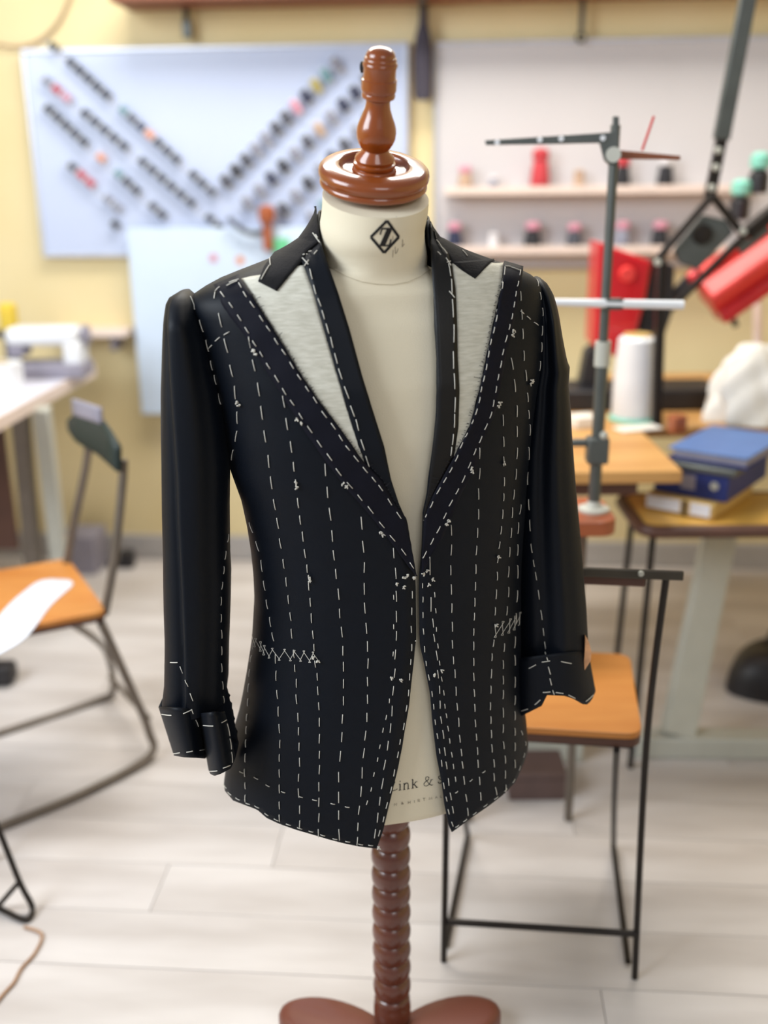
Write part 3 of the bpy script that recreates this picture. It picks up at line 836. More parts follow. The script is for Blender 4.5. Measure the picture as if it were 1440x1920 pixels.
obj('tools', MB().tube([(0, 0, 0.004), (0.012, 0.004, 0.10)], 0.003, 6).tube([(0, 0, 0.004), (-0.014, 0, 0.09)], 0.003, 6), M['gunmetal'], t, world=False)
# narrow sill unit against the wall beyond the table
s0, zz = wl(95, 618, 0.08); s1, _ = wl(240, 618, 0.08)
t = thing('wall_ledge', 'narrow pale pink ledge fixed to the wall behind the cutting table', 'ledge', wpt((s0 + s1) / 2, 0, zz), AL)
obj('ledge_board', MB().box((0, -0.06, -0.01), (s1 - s0, 0.12, 0.02)), M['creamedge'], t, world=False, bevel=0.002)
for sx_ in (-0.08, 0.08):
    obj('bracket', MB().box((sx_, -0.045, -0.045), (0.015, 0.09, 0.05)), M['greycloth'], t, world=False, bevel=0.002)

b = on_level(240, 1062, 0)
t = thing('black_doorstop', 'small black block on the floor against the wall left of the sleeve', 'doorstop', b)
obj('block', MB().box((0, 0, 0.03), (0.05, 0.05, 0.06)), M['blk'], t, world=False, bevel=0.006)
obj('rubber_pad', MB().box((-0.04, 0, 0.01), (0.06, 0.04, 0.02)), M['blk'], t, world=False, bevel=0.003)
b = wpt(wl(152, 985, 0.12)[0], 0.12, 0)
t = thing('storage_box', 'pale grey storage box with a red tab against the wall behind the left chair', 'box', (b[0], b[1], 0), AL)
obj('body', MB().box((0, 0, 0.07), (0.13, 0.14, 0.14)), M['greycloth'], t, world=False, bevel=0.004)
obj('tab', MB().box((-0.04, -0.072, 0.12), (0.035, 0.008, 0.04)), M['red'], t, world=False, bevel=0.002)

# left plywood chair on sled legs
t = thing('sled_chair', 'grey tube sled chair with orange plywood seat and green backrest at left edge', 'chair', (-0.86, 2.12, 0))
SA_ = 0.45
cA, cB = on_level(128, 1046, SA_), on_level(200, 1143, SA_)
ab = cB - cA
pr = np.array([ab[1], -ab[0], 0]); pr /= np.linalg.norm(pr)
if pr[0] > 0: pr = -pr
cC, cD = cB + pr * 0.36, cA + pr * 0.36
obj('seat', MB().prism(rounded_quad([cA, cB, cC, cD], 0.025, SA_ - 0.014), (0, 0, 0.014)), M['ply'], t, bevel=0.003, smooth=False)
obj('seat_edge', MB().prism(rounded_quad([cA - pr * -0.004, cB, cC, cD], 0.025, SA_ - 0.024), (0, 0, 0.010)), M['seatedge'], t, smooth=False)
g0, g1, g2 = on_level(292, 1412, 0.009), on_level(150, 1490, 0.009), on_level(-40, 1566, 0.009)
for w_ in (g0, g1, g2): w_[2] = 0.009
k0 = cB + np.array([-0.015, 0.0, -0.03])
obj('side_frame', MB().tube([k0, on_level(250, 1300, 0.2), g0 + np.array([-0.012, 0.0, 0.06]), g0 + np.array([-0.01, -0.03, 0.008]), g1, g2], 0.0095, 12, smooth=8), M['gymetal'], t)
h0, h1 = on_level(214, 1308, 0.009), on_level(-30, 1384, 0.009)
for w_ in (h0, h1): w_[2] = 0.009
obj('side_frame', MB().tube([cB + pr * 0.05 + np.array([-0.03, 0.02, -0.03]), h0 + np.array([-0.01, 0.0, 0.14]), h0 + np.array([0.0, 0.0, 0.03]), h0 + np.array([-0.04, -0.015, 0.0]), h1], 0.0085, 12, smooth=8), M['gymetal'], t)
obj('cross_tube', MB().tube([g0 + np.array([-0.012, 0.01, 0.09]), h0 + np.array([-0.005, 0.0, 0.06])], 0.007, 8), M['gymetal'], t)
YA, YB = 2.37, 2.12
def yb_(x): return YA + (YB - YA) * (x - 135) / (226 - 135)
obj('back_post', MB().tube([cA + np.array([0.0, -0.03, -0.02]), at(138, 985, 2.34), at(160, 880, 2.33), at(166, 835, 2.32)], 0.0095, 10, smooth=5), M['gymetal'], t)
obj('back_post', MB().tube([cB + np.array([-0.012, 0.02, -0.02]), at(214, 1050, 2.09), at(230, 900, 2.12), at(231, 862, 2.125)], 0.0095, 10, smooth=5), M['gymetal'], t)
poly_top = [(134, 788), (150, 773), (172, 774), (196, 788), (212, 810), (228, 838)]
poly_bot = [(136, 806), (150, 826), (170, 840), (192, 852), (206, 864), (228, 884)]
rows = []
for i in range(7):
    f = i / 6
    rows.append([at(a[0] + (b_[0] - a[0]) * f, a[1] + (b_[1] - a[1]) * f, yb_(a[0]) - 0.012 + 0.02 * math.sin(math.pi * j / 5)) for j, (a, b_) in enumerate(zip(poly_top, poly_bot))])
obj('backrest', MB().grid(rows), M['green'], t, solid=0.012, angle=80, label='dark green moulded backrest')
rows = []
for i in range(5):
    f = i / 4
    rows.append([at(140 + 52 * j / 5 + 2 * f, 747 + 30 * f + (j * 3.4), yb_(140 + 52 * j / 5) - 0.022 - 0.01 * math.sin(math.pi * j / 5)) for j in range(6)])
gc = obj('draped_cloth', MB().grid(rows), M['greycloth'], solid=0.008, angle=80, origin=at(160, 780, 2.3))
tag(gc, 'folded grey cloth over the green backrest of the left chair', 'cloth')
# white pattern strip on the seat, drooping over its front
ctr = [on_level(112, 1086, SA_ + 0.002), on_level(60, 1130, SA_ + 0.002), on_level(26, 1172, SA_ + 0.002)]
wdt = [0.055, 0.06, 0.06]
last = on_level(4, 1196, SA_ + 0.002)
ctr += [last, last + np.array([-0.03, -0.035, -0.012])]
wdt += [0.06, 0.06]
P = spline([Vector(c) for c in ctr], 6)
rows = []
for i, p in enumerate(P):
    d = (P[min(i + 1, len(P) - 1)] - P[max(i - 1, 0)]).normalized()
    n = Vector((-d.y, d.x, 0)).normalized()
    w_ = 0.046 * (1 - 0.5 * max(0, 1 - i / 2) ** 2)
    rows.append([p + n * (w_ * k) for k in (-1, -0.9, -0.5, 0, 0.5, 0.9, 1)])
o = obj('pattern_strip', MB().grid(rows), M['paper'], solid=-0.002, origin=ctr[1], angle=80)
tag(o, 'white paper pattern strip lying across the left plywood seat', 'paper')
b = on_level(2, 1296, 0)
t = thing('black_pouch', 'black pouch on the floor below the left plywood seat', 'pouch', (b[0] - 0.03, b[1] + 0.05, 0))
obj('pouch_body', MB().box((0, 0, 0.03), (0.11, 0.07, 0.06)), M['blk'], t, world=False, bevel=0.015)
obj('flap', MB().box((0, -0.037, 0.042), (0.10, 0.006, 0.034)), M['blk'], t, world=False, bevel=0.002)
# wire stool foot at the lower left
f1, f2, f3 = on_level(62, 1712, 0.0), on_level(48, 1730, 0.0), on_level(-30, 1694, 0.0)
t = thing('wire_stool', 'black wire stool whose bent foot enters at the lower left', 'stool', (f1[0] - 0.16, f1[1] + 0.08, 0))
def zz_(p, z): return np.array([p[0], p[1], z])
r_ = 0.0058
up1 = at(-14, 1530, f1[1] + 0.03)
obj('wire_leg', MB().tube([up1 + np.array([-0.06, 0.02, 0.15]), up1, at(36, 1652, f1[1] + 0.01), zz_(f1, 0.012), zz_(f2, 0.007), on_level(8, 1708, 0.007), zz_(f3, 0.007)], r_, 10, smooth=8), M['dkmetal'], t)
obj('wire_brace', MB().tube([at(34, 1656, f1[1] + 0.008), at(-6, 1702, f1[1] - 0.0)], r_ * 0.85, 10), M['dkmetal'], t)
tp = up1 + np.array([-0.06, 0.02, 0.15])
obj('wire_leg', MB().tube([tp + np.array([-0.22, 0.02, 0]), zz_(f1 + np.array([-0.36, 0.03, 0]), 0.007)], r_, 10), M['dkmetal'], t)
obj('wire_leg', MB().tube([tp + np.array([-0.02, 0.12, 0]), zz_(f1 + np.array([-0.13, 0.16, 0]), 0.007)], r_, 10), M['dkmetal'], t)
obj('wire_leg', MB().tube([tp + np.array([-0.22, 0.12, 0]), zz_(f1 + np.array([-0.36, 0.16, 0]), 0.007)], r_, 10), M['dkmetal'], t)
obj('seat', MB().prism(rrect(tp[0] - 0.25, tp[0] + 0.015, tp[1] - 0.02, tp[1] + 0.15, 0.03, tp[2] - 0.002), (0, 0, 0.02)), M['ply'], t, bevel=0.003, smooth=False)
cp = [on_level(x, y, 0.0035) for x, y in ((46, 1738), (78, 1752), (66, 1786), (40, 1816), (26, 1842), (8, 1862), (-20, 1896))]
o = obj('trailing_cord', MB().tube(cp, 0.0032, 8, smooth=6), M['cord'], origin=cp[0])
tag(o, 'thin brown cord trailing over the floor at the lower left', 'cord')


# ================================================================== DRESS FORM AND JACKET
PSI = D2R(12)
OX, OY = -0.002, 1.33
CP, SP = math.cos(PSI), math.sin(PSI)
def to_local(p):
    x, y = p[0] - OX, p[1] - OY
    return np.array([x * CP + y * SP, -x * SP + y * CP, p[2]])
def to_world(p):
    return np.array([OX + p[0] * CP - p[1] * SP, OY + p[0] * SP + p[1] * CP, p[2]])
# horizontal sections of the dressed body: height, centre x, half width, half depth, roundness
SEC = np.array([
(1.3300,-0.0066,0.0660,0.0680,2.00),(1.2938,-0.0066,0.0665,0.0680,2.00),(1.2844,-0.0074,0.0680,0.0685,2.00),(1.2743,-0.0095,0.0716,0.0690,2.00),
(1.2655,-0.0105,0.0768,0.0694,2.00),(1.2528,-0.0101,0.0876,0.0700,2.00),(1.2451,-0.0081,0.1024,0.0710,2.01),
(1.2380,-0.0068,0.1178,0.0720,2.05),(1.2265,-0.0062,0.1496,0.0767,2.11),(1.2137,-0.0065,0.1875,0.0820,2.18),
(1.2022,-0.0070,0.2101,0.0871,2.24),(1.1914,-0.0121,0.2223,0.0920,2.30),(1.1758,-0.0112,0.2255,0.0973,2.35),
(1.1559,-0.0074,0.2248,0.1040,2.35),(1.1224,-0.0041,0.2205,0.1115,2.35),(1.0885,-0.0026,0.2135,0.1190,2.35),
(1.0540,-0.0021,0.2074,0.1210,2.35),(1.0189,-0.0022,0.2033,0.1230,2.35),(0.9721,-0.0011,0.1988,0.1204,2.35),
(0.9276,0.0042,0.1914,0.1175,2.35),(0.8900,0.0067,0.1882,0.1145,2.35),(0.8556,0.0075,0.1857,0.1126,2.35),
(0.8209,0.0078,0.1842,0.1118,2.35),(0.7857,0.0079,0.1846,0.1110,2.35),(0.7462,0.0065,0.1872,0.1128,2.35),
(0.7222,0.0055,0.1888,0.1139,2.35),(0.6770,0.0018,0.1940,0.1159,2.35),(0.6363,-0.0016,0.1993,0.1185,2.35),
(0.6105,-0.0033,0.2042,0.1201,2.35),(0.5727,-0.0064,0.2135,0.1225,2.35),(0.5316,-0.0086,0.2203,0.1246,2.35),
(0.4884,-0.0110,0.2257,0.1261,2.35),(0.4258,-0.0131,0.2325,0.1282,2.35),(0.3704,-0.0144,0.2391,0.1300,2.35)])[::-1]
class Shell:
    def __init__(s, z, cx, cy, a, b, n):
        s.z, s.cx, s.cy, s.a, s.b, s.n = z, cx, cy, a, b, n
    def par(s, z):
        return [np.interp(z, s.z, q) for q in (s.cx, s.cy, s.a, s.b, s.n)]
    def F(s, x, y, z):
        cx, cy, a, b, n = s.par(z)
        return (np.abs((x - cx) / a)) ** n + (np.abs((y - cy) / b)) ** n - 1
    def pt(s, th, z):
        cx, cy, a, b, n = s.par(z)
        c, q = math.cos(th), math.sin(th)
        return np.array([cx + a * math.copysign(abs(c) ** (2 / n), c), cy + b * math.copysign(abs(q) ** (2 / n), q), z])
    def theta(s, p):
        cx, cy, a, b, n = s.par(p[2])
        u, v = (p[0] - cx) / a, (p[1] - cy) / b
        return math.atan2(math.copysign(abs(v) ** (n / 2), v), math.copysign(abs(u) ** (n / 2), u))
    def hit(s, px, py):
        """first meeting of the line of sight with the body, local coordinates"""
        o = to_local(CAM)
        d = to_local(CAM + ray(px, py)) - o
        t = np.linspace(0.95, 1.75, 500)
        P = o[None] + d[None] * t[:, None]
        f = s.F(P[:, 0], P[:, 1], P[:, 2])
        neg = np.nonzero(f < 0)[0]
        if len(neg) == 0:
            k = int(f.argmin())
            p = P[k]
            return s.pt(s.theta(p), p[2])
        lo, hi = t[neg[0] - 1], t[neg[0]]
        for _ in range(18):
            m = (lo + hi) / 2
            q = o + d * m
            if s.F(q[0], q[1], q[2]) < 0: hi = m
            else: lo = m
        return o + d * hi
    def normal(s, p):
        e = 1e-4
        g = np.array([s.F(p[0] + e, p[1], p[2]) - s.F(p[0] - e, p[1], p[2]),
                      s.F(p[0], p[1] + e, p[2]) - s.F(p[0], p[1] - e, p[2]),
                      s.F(p[0], p[1], p[2] + e) - s.F(p[0], p[1], p[2] - e)])
        return g / (np.linalg.norm(g) + 1e-12)
    def hit_off(s, px, py, off):
        p = s.hit(px, py)
        return to_world(p + s.normal(p) * off)
JK = Shell(SEC[:, 0], SEC[:, 1], SEC[:, 1] * 0, SEC[:, 2], SEC[:, 3], SEC[:, 4])
zf = np.linspace(0.40, 1.32, 120)
la, lb, lcy, lcx = [], [], [], []
for z in zf:
    cx, cy, a, b, n = JK.par(z)
    na, nb = 0.0632, 0.0630
    k = min(max((z - 1.196) / 0.022, 0), 1)
    la.append(na * k + (a - 0.016 - 0.045 * min(max((0.64 - z) / 0.12, 0), 1)) * (1 - k))
    lb.append(nb * k + (b - 0.013) * (1 - k))
    w = min(max((z - 1.17) / 0.1, 0), 1)
    lcy.append(-0.030 * w * w * (3 - 2 * w) * (1 if z < 1.27 else 1 + (z - 1.27) * 6))
    lcx.append(cx - 0.0052 * w)
LN = Shell(zf, np.array(lcx), np.array(lcy), np.array(la), np.array(lb), np.array([JK.par(z)[4] for z in zf]))

# ------------------------------------------------------------------ dress form
form = thing('dress_form', "tailor's bust covered in cream linen on a turned brown wooden stand", 'mannequin', (OX, OY, 0), PSI)
ZB = 0.486
TILT = math.tan(D2R(20))
rows = []
NS = 72
for z in np.concatenate([[ZB], np.linspace(ZB + 0.004, 1.305, 130)]):
    r = []
    w = min(max((z - 1.235) / 0.06, 0), 1)
    for k in range(NS):
        p = LN.pt(2 * math.pi * k / NS, z)
        if z == ZB:
            p = p * np.array([0.985, 0.985, 1])
        p[2] += w * TILT * (p[1] - LN.par(z)[1])
        r.append(to_world(p))
    rows.append(r)
mb = MB().grid(rows, True)
mb.f.append(tuple(range(NS))[::-1])
mb.f.append(tuple((len(rows) - 1) * NS + k for k in range(NS)))
torso = obj('torso', mb, M['linen'], form, angle=60)

tb = BVHTree.FromPolygons([Vector(v) for v in mb.v], mb.f)
def on_torso(px, py, off):
    d = Vector(ray(px, py)).normalized()
    h = tb.ray_cast(Vector(CAM), d)
    if h[0] is None:
        return LN.hit_off(px, py, off)
    n = h[1] if h[1].dot(d) < 0 else -h[1]
    return np.array(h[0] + n * off)
def ribbon(pts, w, sh=LN, off=0.0007, mbx=None, step=4.0):
    """flat printed stroke lying on a body surface; pts and width in photograph units"""
    mbx = mbx or MB()
    q = []
    for (x0, y0), (x1, y1) in zip(pts[:-1], pts[1:]):
        k = max(1, int(math.hypot(x1 - x0, y1 - y0) / step))
        q += [(x0 + (x1 - x0) * i / k, y0 + (y1 - y0) * i / k) for i in range(k)]
    q.append(pts[-1])
    L, R_ = [], []
    for i, (x, y) in enumerate(q):
        a, b = q[max(i - 1, 0)], q[min(i + 1, len(q) - 1)]
        dx, dy = b[0] - a[0], b[1] - a[1]
        l = math.hypot(dx, dy) or 1
        nx, ny = -dy / l * w / 2, dx / l * w / 2
        L.append(on_torso(x + nx, y + ny, off))
        R_.append(on_torso(x - nx, y - ny, off))
    return mbx.grid([L, R_])
# neck emblem
def E3(p): return [(640 + x * 0.11111, 390 + y * 0.11111) for x, y in p]
mb = MB()
for a, b in (((770, 212), (968, 487)), ((968, 487), (722, 752)), ((722, 752), (498, 489)), ((498, 489), (770, 212))):
    ribbon(E3([a, b]), 5.0, mbx=mb)
for poly, w in (([(690, 345), (865, 345)], 2.8), ([(692, 335), (675, 380), (655, 448)], 2.6), ([(812, 352), (690, 632)], 9.4),
                ([(640, 632), (822, 630)], 2.6), ([(832, 525), (828, 570), (808, 622)], 2.6)):
    ribbon(E3(poly), w, mbx=mb, off=0.0009)
obj('emblem', mb, M['ink'], torso, label='black diamond emblem with a letter Z')
mb = MB()
for poly in ([(865, 828), (872, 705)], [(912, 770), (905, 650)], [(912, 765), (935, 745), (955, 680)], [(1025, 528), (1032, 560), (1022, 655)], [(1022, 655), (1062, 600)], [(870, 470), (862, 540)], [(925, 150), (932, 160)]):
    ribbon(E3(poly), 0.9, mbx=mb)
obj('pencil_marks', mb, M['ink_pale'], torso, label='faint pencil marks beside the emblem')
mb = MB()
ribbon([(606, 492), (625, 505), (650, 519), (680, 529), (707, 533), (735, 534), (765, 529), (790, 518), (806, 505)], 1.2, mbx=mb)
obj('neck_seam', mb, M['seam'], torso)
# lettering near the hem
def E4(p): return [(690 + x * 0.13889, 1400 + y * 0.13889) for x, y in p]
mb = MB()
TH, TK, SE = 1.0, 1.8, 0.9
G = [([(300, 480), (365, 470)], SE), ([(360, 472), (310, 600)], TK), ([(308, 602), (388, 578)], TH), ([(388, 578), (392, 562)], TH),
     ([(427, 467), (437, 465)], 1.9), ([(433, 500), (432, 582)], TK), ([(416, 507), (434, 500)], SE), ([(412, 588), (450, 580)], SE),
     ([(490, 492), (488, 578)], TK), ([(474, 500), (490, 492)], SE), ([(470, 582), (506, 575)], SE),
     ([(490, 510), (515, 488), (536, 492), (541, 510), (541, 566)], TK * .85), ([(526, 572), (560, 564)], SE),
     ([(603, 438), (602, 556)], TK), ([(588, 446), (604, 437)], SE), ([(586, 563), (618, 555)], SE),
     ([(604, 520), (650, 470)], TH), ([(634, 476), (666, 468)], SE), ([(620, 505), (660, 548)], TK), ([(640, 553), (674, 545)], SE),
     ([(862, 520), (830, 508), (775, 440), (778, 412), (800, 402), (820, 412), (815, 440), (770, 475), (752, 500), (760, 525), (788, 530), (825, 505), (852, 450)], TH * 1.15),
     ([(838, 448), (874, 440)], SE), ([(845, 515), (876, 512)], SE),
     ([(985, 405), (965, 392), (948, 402), (952, 425), (985, 448), (992, 470), (975, 492), (950, 490), (944, 470)], TK * .8)]
for p, w in G:
    ribbon(E4(p), w, mbx=mb, step=3)
obj('lettering', mb, M['ink'], torso, label='dark serif lettering printed low on the linen')
mb = MB()
def small(cx, cy, strokes):
    for p in strokes:
        ribbon(E4([(cx + x, cy + y) for x, y in p]), 0.75, mbx=mb, step=3)
small(370, 777, [[(-16, 20), (-14, -16), (14, 16), (16, -20)]])
small(460, 760, [[(16, 16), (-8, -10), (0, -18), (6, -8), (-14, 8), (-4, 18), (18, -2)]])
small(555, 750, [[(-14, -16), (-14, 20)], [(14, -20), (14, 16)], [(-14, 2), (14, -2)]])
small(625, 738, [[(0, -18), (0, 18)]])
small(685, 724, [[(-12, -16), (-12, 20)], [(-12, -16), (10, -16), (10, 0), (-12, 2), (14, 16)]])
small(755, 710, [[(-16, -14), (16, -20)], [(0, -17), (0, 18)]])
small(842, 694, [[(-20, 22), (-16, -14), (0, 14), (16, -18), (20, 16)]])
small(920, 680, [[(-14, 18), (0, -18), (14, 14)], [(-8, 4), (8, 2)]])
small(985, 668, [[(-10, -16), (-10, 18)], [(-10, 18), (12, 14)]])
obj('small_lettering', mb, M['ink_pale'], torso, label='small faded capitals under the large lettering')
# neck cap and finial, leaning forward with the neck
axis = np.array([0.0, -math.sin(D2R(20)), math.cos(D2R(20))])
axis_w = to_world(axis) - to_world((0, 0, 0))
CAPC = at(701, 327, 1.298)
K = 1 / 1545.0
cap = [(90, -24), (97, -23), (99.5, -19), (99, -13), (96.5, -10), (97.5, -8), (101.5, -2), (102.5, 6), (101, 13), (96.5, 18.5), (90, 22.5), (82, 24.5), (72, 25), (66.5, 24), (64, 20), (61, 13), (55, 9), (44, 8), (30, 8)]
capo = obj('neck_cap', MB().lathe([(r * K, (h + 24) * K * 0.86 - 22 * K) for r, h in cap], CAPC, 72, axis_w), M['walnut'], form, angle=50)
fin = [(40, 6), (41, 12), (40, 15), (36, 18), (38, 20), (39, 24), (38, 28), (35, 30), (35.5, 33), (36.5, 36), (35, 41), (25, 52), (24, 56), (27, 60), (32, 70), (35, 80), (36, 92), (35, 102), (32, 112), (27, 126), (23, 140), (21.5, 152), (22, 158), (25, 161), (29, 163), (29.8, 168), (28.5, 172), (31, 178), (31.2, 182), (31, 198), (28.8, 200), (28.5, 219), (29.5, 222), (30.5, 227), (29, 231), (28, 232), (28.4, 236), (27, 240), (25.5, 241), (25.5, 245), (23, 251), (17, 257), (9, 260), (1, 261)]
fino = obj('finial', MB().lathe([(r * K, h * K * 0.85 - 1.5 * K) for r, h in fin], CAPC, 48, axis_w), M['walnut'], form, angle=40)
pk = at(679, 126, 1.27)
obj('knob', MB().sphere(pk, 0.0042, 10, (0.7, 1, 1.6)), M['ink'], fino, label='small black peg on the finial')
# turned pole
pc = to_world((0.007, 0.0, 0))
prof = [(0.0285, 0.05), (0.0295, 0.06), (0.0295, 0.078), (0.0275, 0.082), (0.0285, 0.088), (0.027, 0.094)]
z = 0.096
while z < 0.50:
    for t in np.linspace(0, 1, 9)[:-1]:
        prof.append((0.0240 + 0.0060 * math.sin(math.pi * t) ** 0.6, z + 0.0345 * t))
    z += 0.0345
prof.append((0.0245, ZB + 0.01))
obj('pole', MB().lathe(prof, (pc[0], pc[1], 0), 40), M['walnut_dark'], form, angle=70)
# four-lobed foot
out = []
for k in range(96):
    t = 2 * math.pi * k / 96
    r = 0.075 + 0.125 * (abs(math.cos(2 * (t - math.pi / 4))) if False else (0.5 - 0.5 * math.cos(4 * t)) ** 1.0)
    out.append((pc[0] - 0.004 + r * 1.19 * math.cos(t), pc[1] - 0.062 + r * 0.78 * math.sin(t)))
rows = []
for s, h in ((0.94, 0.0), (1.0, 0.006), (1.0, 0.030), (0.985, 0.038), (0.95, 0.043), (0.88, 0.046), (0.4, 0.050), (0.02, 0.052)):
    rows.append([(pc[0] + (x - pc[0]) * s, pc[1] - 0.062 + (y - pc[1] + 0.062) * s, h) for x, y in out])
obj('base', MB().grid(rows, True), M['walnut_base'], form, angle=50)

# ------------------------------------------------------------------ jacket
jacket = thing('tailored_jacket', 'unfinished dark navy tailored jacket covered in white basting stitches, worn by the linen bust', 'jacket', (OX, OY, 0.45), PSI)
CAST_V, CAST_F = [], []
def cast_add(mb):
    o = len(CAST_V)
    CAST_V.extend(mb.v)
    CAST_F.extend(tuple(i + o for i in f) for f in mb.f)

edgeL = [(597, 389), (598, 420), (603, 457), (615, 497), (635, 555), (656, 622), (679, 707), (705, 790), (720, 838), (732, 897), (747, 943), (762, 978), (771, 1042), (778, 1075), (779.5, 1100), (780, 1150), (780.5, 1198), (778, 1217), (773, 1266), (767, 1324), (758, 1376), (746, 1443), (734, 1492), (718, 1559), (706, 1592), (696, 1625)]
edgeR = [(803, 416), (804, 440), (805, 462), (809, 526), (815, 613), (819, 715), (818, 780), (812, 838), (808, 867), (801, 926), (793, 961), (790, 1042), (787, 1072), (786, 1115), (787, 1188), (788, 1211), (798, 1256), (807, 1302), (813, 1369), (819, 1418), (828, 1464), (834, 1510), (842, 1547), (848, 1562), (856, 1600)]
hemL = [(380, 1450), (416, 1470), (420, 1481), (437, 1501), (463, 1511), (482, 1518), (500, 1534), (524, 1545), (555, 1556), (586, 1565), (616, 1574), (647, 1582), (677, 1588), (705, 1591), (740, 1594)]
hemR = [(820, 1574), (848, 1560), (862, 1550), (883, 1534), (914, 1513), (944, 1490), (966, 1467), (981, 1434), (989, 1412), (991, 1391), (1010, 1370)]
def edge_theta(edge, side):
    zs, th = [], []
    for p in edge:
        q = JK.hit(*p)
        t = JK.theta(q)
        if side < 0 and t > 0: t -= 2 * math.pi
        zs.append(q[2]); th.append(t)
    o = np.argsort(zs)
    return np.array(zs)[o], np.array(th)[o]
def front_panel(edge, hem, side, ztop, nc=64, nr=90):
    ez, et = edge_theta(edge, side)
    tend = D2R(-270) if side < 0 else D2R(90)
    hx, hy = np.array([h[0] for h in hem]), np.array([h[1] for h in hem])
    zh = []
    hold = None
    ss = [(i / (nc - 1)) for i in range(nc)]
    for s in ss:
        if hold is not None:
            zh.append(zh[-1] + 0.0); continue
        z = 0.46 if not zh else zh[-1]
        for _ in range(40):
            te = np.interp(z, ez, et)
            p = to_world(JK.pt(te + (tend - te) * s, z))
            px, py, d = proj(p)
            z += (py - np.interp(px, hx, hy)) * d / F_PX * 0.7
        te = np.interp(z, ez, et)
        th = te + (tend - te) * s
        zh.append(z)
        if (side < 0 and th < D2R(-176)) or (side > 0 and th > D2R(6)):
            hold = z
    rows = []
    for i in range(nr):
        t = i / (nr - 1)
        r = []
        for s, zz in zip(ss, zh):
            zt = ztop[0] + (ztop[1] - ztop[0]) * s
            z = zt + (zz - zt) * t
            te = np.interp(z, ez, et)
            r.append(to_world(JK.pt(te + (tend - te) * s, z)))
        rows.append(r if side < 0 else r[::-1])
    return MB().grid(rows)
mbl = front_panel(edgeL, hemL, -1, (1.286, 1.296))
mbr = front_panel(edgeR, hemR, +1, (1.276, 1.296))
cast_add(mbl); cast_add(mbr)
panelL = obj('front_panel', mbl, M['wool'], jacket, solid=0.0022, angle=60, label='right front and back of the navy jacket')
panelR = obj('front_panel', mbr, M['wool'], jacket, solid=0.0022, angle=60, label='left front and back of the navy jacket')

def resample(p, n):
    p = np.array(p, float)
    d = np.r_[0, np.cumsum(np.hypot(*np.diff(p, axis=0).T))]
    t = np.linspace(0, d[-1], n)
    return np.stack([np.interp(t, d, p[:, 0]), np.interp(t, d, p[:, 1])], 1)
def patch(A, B, nu, nv, off, jit=0.0, wave=None):
    A, B = resample(A, nu), resample(B, nu)
    rows = []
    for i in range(nu):
        r = []
        for j in range(nv):
            t = j / (nv - 1)
            x, y = A[i] * (1 - t) + B[i] * t
            if jit and (j in (0, nv - 1) or i in (0, nu - 1)):
                x += random.uniform(-jit, jit); y += random.uniform(-jit, jit)
            o = off + (wave(i / (nu - 1), t) if wave else 0)
            r.append(JK.hit_off(x, y, o))
        rows.append(r)
    return MB().grid(rows)
# collar
def flip(mb):
    mb.f = [f[::-1] for f in mb.f]
    return mb
def face_cam(mb):
    f = mb.f[len(mb.f) // 2]
    a, b, c = [np.array(mb.v[i]) for i in f[:3]]
    n = np.cross(b - a, c - a)
    return flip(mb) if n @ (CAM - a) < 0 else mb
def layer(name, A, B, nu, nv, off, material, jit=0.0, wave=None, th=0.0015, label=None):
    mb = face_cam(patch(A, B, nu, nv, off, jit, wave))
    cast_add(mb)
    return obj(name, mb, material, jacket, solid=th, angle=60, label=label)
layer('collar', [(595, 388), (588, 409), (576, 430), (561, 450), (542, 462), (521, 474), (498, 505), (486, 532)], [(599, 391), (600, 420), (602, 440), (602, 456), (580, 474), (566, 495), (540, 525), (520, 549)], 40, 8, 0.0050, M['collar'], label='charcoal under collar')
layer('collar', [(804, 416), (809, 427), (822, 446), (852, 462), (881, 476), (906, 486), (926, 493)], [(803, 421), (806, 436), (818, 458), (840, 482), (848, 500), (868, 515), (888, 527)], 40, 8, 0.0028, M['collar'], label='charcoal under collar')
layer('collar', [(926, 492), (915, 500), (905, 508), (888, 526)], [(881, 476), (878, 490), (880, 505), (886, 526)], 8, 4, 0.0027, M['collar'])
# canvas
layer('lapel_canvas', [(453, 527), (469, 549), (490, 581), (533, 648), (562, 698), (592, 742), (627, 790), (665, 841), (684, 868)], [(571, 500), (578, 520), (588, 548), (606, 613), (630, 695), (659, 794), (672, 835), (680, 855), (684, 868)], 70, 14, 0.0030, M['canvas'], 0.9, label='pale hair canvas laid bare on the lapel')
layer('lapel_canvas', [(846, 497), (852, 543), (855, 613), (856, 672), (859, 730), (856, 800), (849, 853)], [(942, 497), (938, 532), (929, 578), (917, 628), (904, 695), (894, 739), (878, 798), (863, 827), (849, 855)], 70, 14, 0.0030, M['canvas'], 0.9, label='pale hair canvas laid bare on the lapel')
layer('collar_notch', [(846, 495), (863, 509), (887, 524)], [(925, 490), (908, 506), (889, 525)], 12, 8, 0.0036, M['collar'])
# inner satin strips along the opening
layer('edge_strip', [(566, 493), (571, 502), (586, 543), (606, 613), (630, 695), (659, 794), (684, 868), (712, 897), (738, 940), (761, 972)], [(604, 457), (615, 497), (635, 555), (656, 622), (679, 707), (705, 790), (720, 838), (732, 897), (747, 943), (762, 976)], 60, 6, 0.0042, M['wool'])
layer('edge_strip', [(812, 452), (837, 476), (845, 505), (852, 543), (855, 613), (856, 672), (859, 730), (857, 800), (849, 855), (825, 897), (808, 929), (793, 970)], [(803, 420), (805, 462), (809, 526), (813, 580), (815, 613), (818, 680), (819, 715), (818, 780), (808, 867), (801, 926), (796, 950), (792, 975)], 60, 6, 0.0042, M['satin'])
